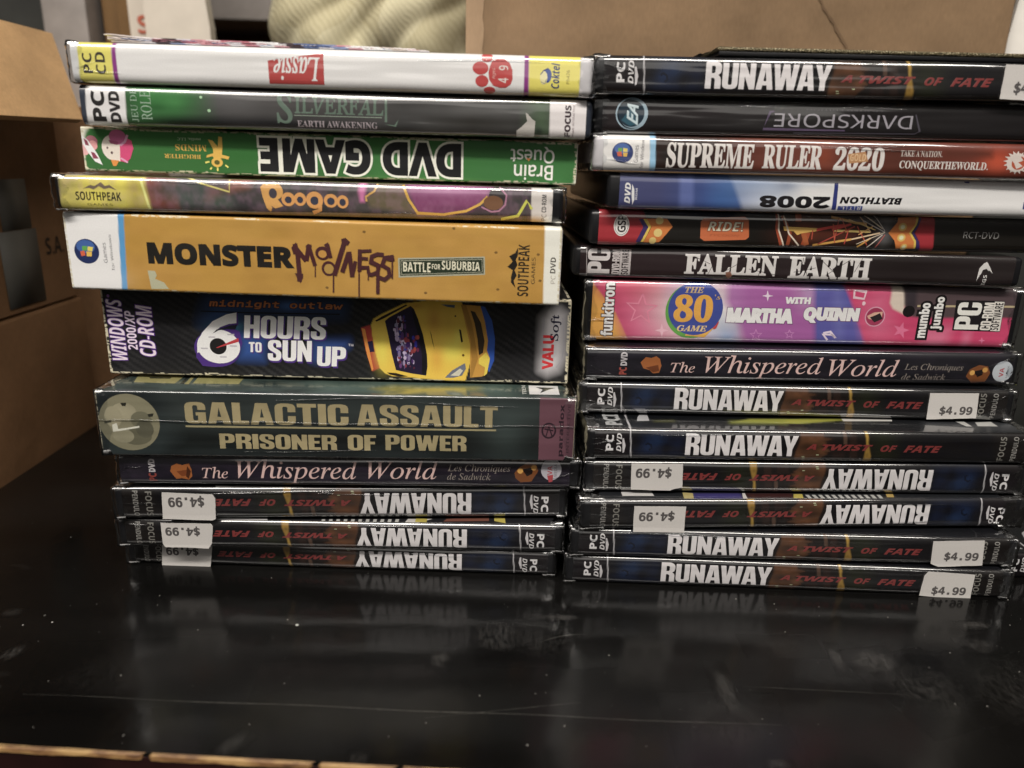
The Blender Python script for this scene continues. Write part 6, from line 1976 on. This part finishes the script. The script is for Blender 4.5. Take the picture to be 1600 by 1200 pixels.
def build_case(k, seed):
    art = dict(ART[k])
    x, y, z, L, t, yaw, tilt = art['case']
    y -= 2.5 if k == 'R4' else 0
    flip = False
    Ld, td = L, t
    src = art
    if 'copy' in art:
        src = ART[art['copy']]
        flip = art['flip']
        Ld, td = src['case'][3], src['case'][4]
    a2 = dict(paint=src.get('paint', []), vec=src.get('vec', []), _top=art.get('top') or ([('F', '14151a')] if k in DARK else None), _topvec=art.get('topvec', []), mottle=k == 'L7')
    label, shell, pm, r, wrap = INFO[k]
    box = k in ('L3', 'L5', 'L6', 'L7')
    grp = 'dark cases with the same white title' if k in DARK else ('game cases of the left stack' if k[0] == 'L' else 'game cases of the right stack')
    T = thing('game_box' if box else 'game_case', label, 'game box' if box else 'game case', (0, 0, 0), grp)
    ex = Vector((math.cos(yaw) * math.cos(tilt), math.sin(yaw) * math.cos(tilt), math.sin(tilt)))
    ez = Vector((-math.cos(yaw) * math.sin(tilt), -math.sin(yaw) * math.sin(tilt), math.cos(tilt)))
    ey = ez.cross(ex)
    m = Matrix((ex, ey, ez)).transposed().to_4x4()
    m.translation = Vector((x, y, max(z, .15))) * MM
    D = 135
    t = t - .25
    u0, u1 = src.get('span', (3.0, 187.0))
    if box: u0, u1 = .35, L - .35
    else:
        u0, u1 = max(u0, .8), min(u1, Ld - .8)
        if flip: u0, u1 = Ld - u1, Ld - u0
        u0, u1 = u0 * L / Ld, u1 * L / Ld
    i = .30
    ry, rz = (r, r) if box else (2.0, 3.6 if t < 20 else 3.2)
    rbox('box_body' if box else 'case_shell', 0, i * MM, i * MM, L * MM, D * MM, (t - i) * MM, max(.3, ry - .1) * MM, M[shell], T)
    sleeve('printed_front' if box else 'printed_sleeve', a2, L, t, u0, u1, (ry, rz), D - 3, M[pm], T, GAIN * ((.80 + .012 * ((seed * 7) % 11)) if k in DARK else 1), flip, Ld, td, WORN.get(k, 0), bool(art.get('carbon')))
    if wrap:
        film_creases(T, L, t, ry, rz, seed, 5 if k in DARK else 3)
        film_ends(T, L, t, D, seed, seam=SEAM.get(k), **WRAP.get(k, {}))
    for s in art.get('stick', []):
        sticker(T, s, 1.0, t)
    T.matrix_world = m
    return T
WRAP = {'R12': dict(amp=1.6, out=1.6, reach=9), 'L1': dict(amp=.6), 'R1': dict(amp=1.2, out=1.4), 'R2': dict(amp=1.1, out=1.3), 'L7': dict(amp=.3, out=.5, reach=4), 'L4': dict(amp=.9, out=1.2), 'R13': dict(amp=1.0)}
for n_, k in enumerate(sorted(ART, key=lambda a: (a[0], int(a[1:])))):
    build_case(k, n_ + 3)

# one more dark case begins at the right edge of the picture, beside the right stack
ART['X1'] = dict(copy='R10', flip=False, case=[226.6, 292.5, .15, 190.5, 12.4, 0.01, 0], top=ART['R10']['top'], topvec=ART['R10']['topvec'])
INFO['X1'] = ('dark wrapped case lying on the table just beyond the right stack, mostly out of frame', 'black', 'sleeve', 2.4, 1)
DARK = DARK + ('X1',)
build_case('X1', 77)

# ------------------------------------------------------------------ things lying on top of the stacks
mg = thing('magazine', 'thin magazine with frayed colourful page edges lying on the white case', 'magazine', (-.0845, .2985, .2130))
rs = np.random.RandomState(21)
M['pages'] = print_mat('magazine_paper', .55, .1, .0001, .3)
for q, (nm, z0, z1, x0, x1) in enumerate((('back_cover', 0, .00025, -.056, .059), ('pages', .0003, .0014, -.0575, .058), ('front_cover', .0015, .0019, -.059, .054))):
    V, Fc, C = [], [], []
    nx = 150
    pal = ['e8dcd6', 'f0e8e8', 'dca0aa', 'c87888', '5a4a50', 'e8e4ea', '98a8d0', '6478a8', 'f2eef0', 'e8c0c8', 'd8ccc4']
    lay = 6 if nm == 'pages' else 1
    for l in range(lay):
        za, zb = z0 + (z1 - z0) * l / lay, z0 + (z1 - z0) * (l + .86) / lay
        b = len(V)
        c = None
        for i in range(nx + 1):
            s = i / nx
            xx = x0 + (x1 - x0) * s
            wav = .0009 * math.exp(-((s) / .10) ** 2) * (q * .5) - (.0011 * (l / lay) if nm == 'pages' else .0009 * q * .5) * s ** 2
            fr = (rs.rand() - .5) * .0007 + (q - 1) * .0004
            if i % 7 == 0:
                band = [0, 1, 4, 3, 2, 5, 3, 8, 4, 7, 6, 8, 8, 10, 1]
                c = lin(pal[band[min(int(s * 15), 14)]] if rs.rand() < .75 else pal[rs.randint(len(pal))], 1.0)
            for yy, zz in ((fr, za), (fr, zb), (.2, zb), (.2, za)):
                V.append((xx, yy, zz + wav)); C.append(c)
        for i in range(nx):
            a = b + 4 * i
            for j in range(4):
                Fc.append((a + j, a + 4 + j, a + 4 + (j + 1) % 4, a + (j + 1) % 4))
        Fc.append((b, b + 1, b + 2, b + 3)); e = b + 4 * nx; Fc.append((e + 3, e + 2, e + 1, e))
    mesh_obj(nm, V, Fc, M['pages'], mg, np.array(C))
mg.rotation_euler = (0, .0, .01)

M['gold'] = None
def mat_gold():
    m, nt, b = nodes('glittery_dark_edge')
    n = noise_node(nt, 1500, 2)
    r = ramp(nt, n.outputs['Fac'], [(.35, (.03, .025, .012)), (.55, (.16, .13, .07)), (.75, (.65, .58, .40))])
    nt.links.new(r.outputs['Color'], b.inputs['Base Color'])
    b.inputs['Roughness'].default_value = .4
    b.inputs['Metallic'].default_value = .4
    bump(nt, b, n.outputs['Fac'], .0005)
    return m
M['gold'] = mat_gold()
sl = thing('slim_case', 'thin dark case with a glittery gold edge on top of the right stack', 'slim case', (.0815, .2985, .2147))
rbox('case_lid', 0, 0, .0016, .142, .125, .0030, .0005, M['gold'], sl)
rbox('case_base', .0006, .0004, 0, .1414, .1246, .00155, .0003, M['black'], sl)
sl.rotation_euler = (0, -.0062, .004)
V, Fc = [], []
rs = np.random.RandomState(5)
for i in range(9):
    for j in range(12):
        V.append((-.0062 + .0085 * i / 8, .001 + .11 * j / 11 + .001 * rs.rand(), .0002 + .0031 * (i / 8) ** 1.3 + .0006 * rs.rand() * (i < 8)))
for i in range(8):
    for j in range(11):
        a = i * 12 + j
        Fc.append((a, a + 12, a + 13, a + 1))
mesh_obj('shrink_wrap', V, Fc, M['film'], sl, smooth=True)

# ------------------------------------------------------------------ cardboard boxes and odds and ends behind
def quad_board(name, pts, th, mat, parent):
    """a board of thickness th behind a polygon given in world coordinates"""
    p = [Vector(q) for q in pts]
    nrm = (p[1] - p[0]).cross(p[2] - p[0]).normalized()
    n = len(p)
    v = p + [q - nrm * th for q in p]
    f = [tuple(range(n)), tuple(range(2 * n - 1, n - 1, -1))] + [(i, n + i, n + (i + 1) % n, (i + 1) % n) for i in range(n)]
    return loc_child(mesh_obj(name, v, f, mat), parent)

bx = thing('cardboard_box', 'large brown cardboard box standing behind the right stack', 'cardboard box', (.145, .6, 0))
loc_child(rbox('box_body', -.0186, .480, 0, .306, .74, .36, .002, M['kraft']), bx)
# kraft tape folded round the left corner, torn along its inner side
V, Fc = [], []
rs = np.random.RandomState(8)
for i in range(61):
    z = .005 + .35 * i / 60
    V += [(-.0192, .4794, z), (-.0095 + .0012 * rs.rand(), .4794, z), (-.0192, .50, z)]
for i in range(60):
    a = 3 * i
    Fc += [(a, a + 1, a + 4, a + 3), (a + 2, a, a + 3, a + 5)]
loc_child(mesh_obj('tape_strip', V, Fc, M['kraft_pale']), bx)
V, Fc = [], []
for i in range(13):
    s = i / 12
    x = .187 + .026 * s + .002 * rs.rand(); z = .272 - .034 * s
    w = .0011 * (1 - .6 * s) * (.4 + rs.rand())
    V += [(x - w, .4795, z - .4 * w), (x + w, .4795, z + .4 * w)]
Fc = [(2 * i, 2 * i + 2, 2 * i + 3, 2 * i + 1) for i in range(12)]
M['kraft_torn'] = mat_card('torn_kraft_layer', '745a3e', 1.0)
loc_child(mesh_obj('torn_crease', V, Fc, M['kraft_torn']), bx)
cr = rbox('gap_dark_block', .309, .482, 0, .46, .70, .205, .003, M['dark_stuff'])  # made-up block that keeps the right-hand gap dark and carries the board
tag(cr, 'added dark block that blackens the gap beside the large cardboard box, below the white board', 'filler block')
wb = thing('white_sheet', 'white board standing at the right end of the large cardboard box', 'board', (.34, .49, .2055))
quad_board('board_face', [(.320, .488, .2055), (.375, .488, .2055), (.375, .488, .34), (.3195, .488, .34), (.3085, .488, .24), (.320, .488, .232)], .003, M['white_card'], wb)

# two cartons stacked on the floor to the left of the table
fx = -.290
for (nm, lab, y0, y1, z0, z1, mt) in (
        ('cardboard_carton', 'lower plain carton standing left of the table, under the taped carton', .30, .528, -.739, .0775, 'kraft_warm'),
        ('cardboard_carton', 'taped carton with printed letters and an open flap, left of the left stack', .30, .522, .0785, .244, 'kraft_warm')):
    cb = thing(nm, lab, 'carton', (-.44, .42, z0), 'cartons left of the table')
    if z1 < .2:
        loc_child(rbox('box_body', -.60, y0, z0, fx, y1, z1, .003, M[mt]), cb)
        loc_child(rbox('side_tape', fx - .03, y0 + .001, z1 - .001, fx + .0006, .36, z1 + .0004, 0, M['tape']), cb)
    else:
        # open box: four walls and a bottom
        loc_child(rbox('side_wall', fx - .004, y0, z0, fx, y1, z1, .0008, M[mt], None, 1), cb)
        loc_child(rbox('side_wall', -.60, y0, z0, -.596, y1, z1, .0008, M[mt], None, 1), cb)
        loc_child(rbox('end_wall', -.5955, y0, z0, fx - .0045, y0 + .004, z1, .0008, M[mt], None, 1), cb)
        loc_child(rbox('end_wall', -.5955, y1 - .004, z0, fx - .0045, y1, z1, .0008, M[mt], None, 1), cb)
        loc_child(rbox('box_bottom', -.5955, y0 + .0045, z0, fx - .0045, y1 - .0045, z0 + .004, 0, M[mt], None, 1), cb)
        quad_board('open_flap', [(fx + .0045, y0 + .002, z1 - .001), (fx + .040, y0 + .02, .1890), (fx + .040, y1 - .040, .1935), (fx + .0045, y1 + .004, z1 + .003)], .004, M['kraft_flap'], cb)
        ta = rbox('grey_tape', fx, .447, z0 + .004, fx + .0006, .484, .128, 0, M['tape'])
        loc_child(ta, cb)
        tb = rbox('grey_tape', fx, .452, .1285, fx + .0006, .480, .158, 0, M['tape'])
        loc_child(tb, cb)
        # printed letters on the side of the carton
        for s, ya, yb, za, zb in (('O', .425, .437, .098, .112), ('S.A.', .492, .512, .110, .121)):
            V2, F2 = text_geo(s, 'SB')
            lo, hi = V2.min(0), V2.max(0)
            P = (V2 - lo) / (hi - lo)
            loc_child(mesh_obj('printed_letters', [(fx + .0004, ya + p[0] * (yb - ya), za + p[1] * (zb - za)) for p in P], F2, M['ink']), cb)
cb = thing('cardboard_carton', 'dark brown carton deep behind the left stack, beside the table', 'carton', (-.37, .66, -.74), 'cartons left of the table')
loc_child(rbox('box_body', -.50, .555, -.739, -.272, .80, .205, .003, M['kraft_warm']), cb)

def column(name, label, cat, x0, x1, y, z0, z1, mat, dep=.03):
    o = rbox(name, x0, y, z0, x1, y + dep, z1, .001, mat)
    return tag(o, label, cat)
M['grey_metal'] = plain('grey_painted_metal', '8a827c', .5)
M['pale_board'] = plain('pale_board', 'd2c8b8', .7, var=.05)
M['orange_ink'] = plain('orange_ink', 'c05a38', .6)
M['brown_board'] = mat_card('dark_brown_board', '7a5a30')
column('metal_post', 'grey upright metal post at far left behind the cartons', 'post', -.386, -.349, .70, -.74, .5, M['grey_metal'])
column('dark_opening_block', 'dark block standing in for the dark opening at far left behind the open flap', 'bundle', -.52, -.395, .76, -.74, .5, M['dark_stuff'])  # solid dark block put in where there is only a dark opening
column('brown_panel', 'brown cardboard panel between the grey post and the white board', 'panel', -.345, -.318, .72, 0 - .74, .5, M['brown_board'])
wp = thing('letter_carton', 'narrow pale carton edge with an orange letter, left of the white board', 'carton', (-.30, .69, 0))
quad_board('side_panel', [(-.3175, .69, -.10), (-.2885, .69, -.10), (-.2885, .69, .40), (-.3175, .69, .40)], .03, M['brown_board'], wp)
quad_board('edge_strip', [(-.303, .6885, -.10), (-.287, .6885, -.10), (-.294, .6885, .40), (-.310, .6885, .40)], .001, M['pale_board'], wp)
V2, F2 = text_geo('S', 'SB')
lo, hi = V2.min(0), V2.max(0)
loc_child(mesh_obj('orange_letter', [(-.3015 + .0095 * (p[0] - lo[0]) / (hi[0] - lo[0]), .6875, .2715 + .014 * (p[1] - lo[1]) / (hi[1] - lo[1])) for p in V2], F2, M['orange_ink']), wp)
pn = thing('display_board', 'tall pale white board with a slanted right edge behind the left stack', 'panel', (-.255, .66, 0))
quad_board('panel_face', [(-.279, .65, .001), (-.2285, .65, .001), (-.2285, .65, .272), (-.2375, .65, .36), (-.279, .65, .36)], .012, M['pale_board'], pn)
sh = thing('shelf', 'grey fronted shelf with a brown recess left of the cushion', 'shelf', (-.26, .92, 0))
loc_child(rbox('shelf_board', -.36, .90, .318, -.20, 1.0, .42, .002, M['grey_metal']), sh)
loc_child(rbox('shelf_back', -.36, .985, .001, -.20, .995, .317, 0, M['brown_board']), sh)

def mat_cushion():
    m, nt, b = nodes('leaf_print_cloth')
    tc = nt.nodes.new('ShaderNodeTexCoord')
    w = nt.nodes.new('ShaderNodeTexWave')
    w.inputs['Scale'].default_value = 70
    w.inputs['Distortion'].default_value = 9
    w.inputs['Detail'].default_value = 3
    w.inputs['Detail Scale'].default_value = .6
    mp = nt.nodes.new('ShaderNodeMapping')
    mp.inputs['Rotation'].default_value = (0, math.radians(35), 0)
    vo = nt.nodes.new('ShaderNodeTexVoronoi')
    vo.inputs['Scale'].default_value = 26
    nt.links.new(tc.outputs['Object'], vo.inputs['Vector'])
    nt.links.new(tc.outputs['Object'], mp.inputs['Vector'])
    nt.links.new(mp.outputs['Vector'], w.inputs['Vector'])
    r1 = ramp(nt, w.outputs['Fac'], [(.1, tuple(lin('bdb48c'))), (.6, tuple(lin('cdc59e')))])
    r2 = ramp(nt, vo.outputs['Color'], [(.25, tuple(lin('b4a982'))), (.55, tuple(lin('d2caa6')))])
    mx = nt.nodes.new('ShaderNodeMixRGB')
    mx.inputs['Fac'].default_value = .5
    nt.links.new(r1.outputs['Color'], mx.inputs['Color1'])
    nt.links.new(r2.outputs['Color'], mx.inputs['Color2'])
    nt.links.new(mx.outputs['Color'], b.inputs['Base Color'])
    b.inputs['Roughness'].default_value = .85
    bump(nt, b, w.outputs['Fac'], .0006, .5)
    return m
sb = rbox('storage_bin', -.196, .69, 0, -.022, .84, .235, .004, M['dark_stuff'])
tag(sb, 'dark storage bin behind the left stack, carrying the patterned cushion', 'bin')
V, Fc = [], []
nx, nz = 44, 36
rs = np.random.RandomState(2)
def cush(a, bb, side):
    x = -.1105 + .094 * a
    z = .300 + .068 * bb
    e = max(0, (1 - abs(a) ** 3) * (1 - abs(bb) ** 3)) ** .5
    wob = .006 * math.sin(7 * a + 3 * bb) + .008 * abs(math.sin(5 * bb - 6 * a + 1)) + .003 * math.sin(13 * a - 2 * bb * bb)
    return (x + .004 * math.sin(6 * bb), .745 - side * (.05 + wob) * e, z + .004 * math.sin(5 * a))
for side in (1, -1):
    b = len(V)
    for i in range(nx + 1):
        for j in range(nz + 1):
            V.append(cush(-1 + 2 * i / nx, -1 + 2 * j / nz, side))
    for i in range(nx):
        for j in range(nz):
            a = b + i * (nz + 1) + j
            q = (a, a + nz + 1, a + nz + 2, a + 1)
            Fc.append(q if side > 0 else q[::-1])
cu = mesh_obj('cushion', V, Fc, mat_cushion(), smooth=True)
tag(cu, 'pale green and cream leaf patterned cushion behind the left stack', 'cushion')
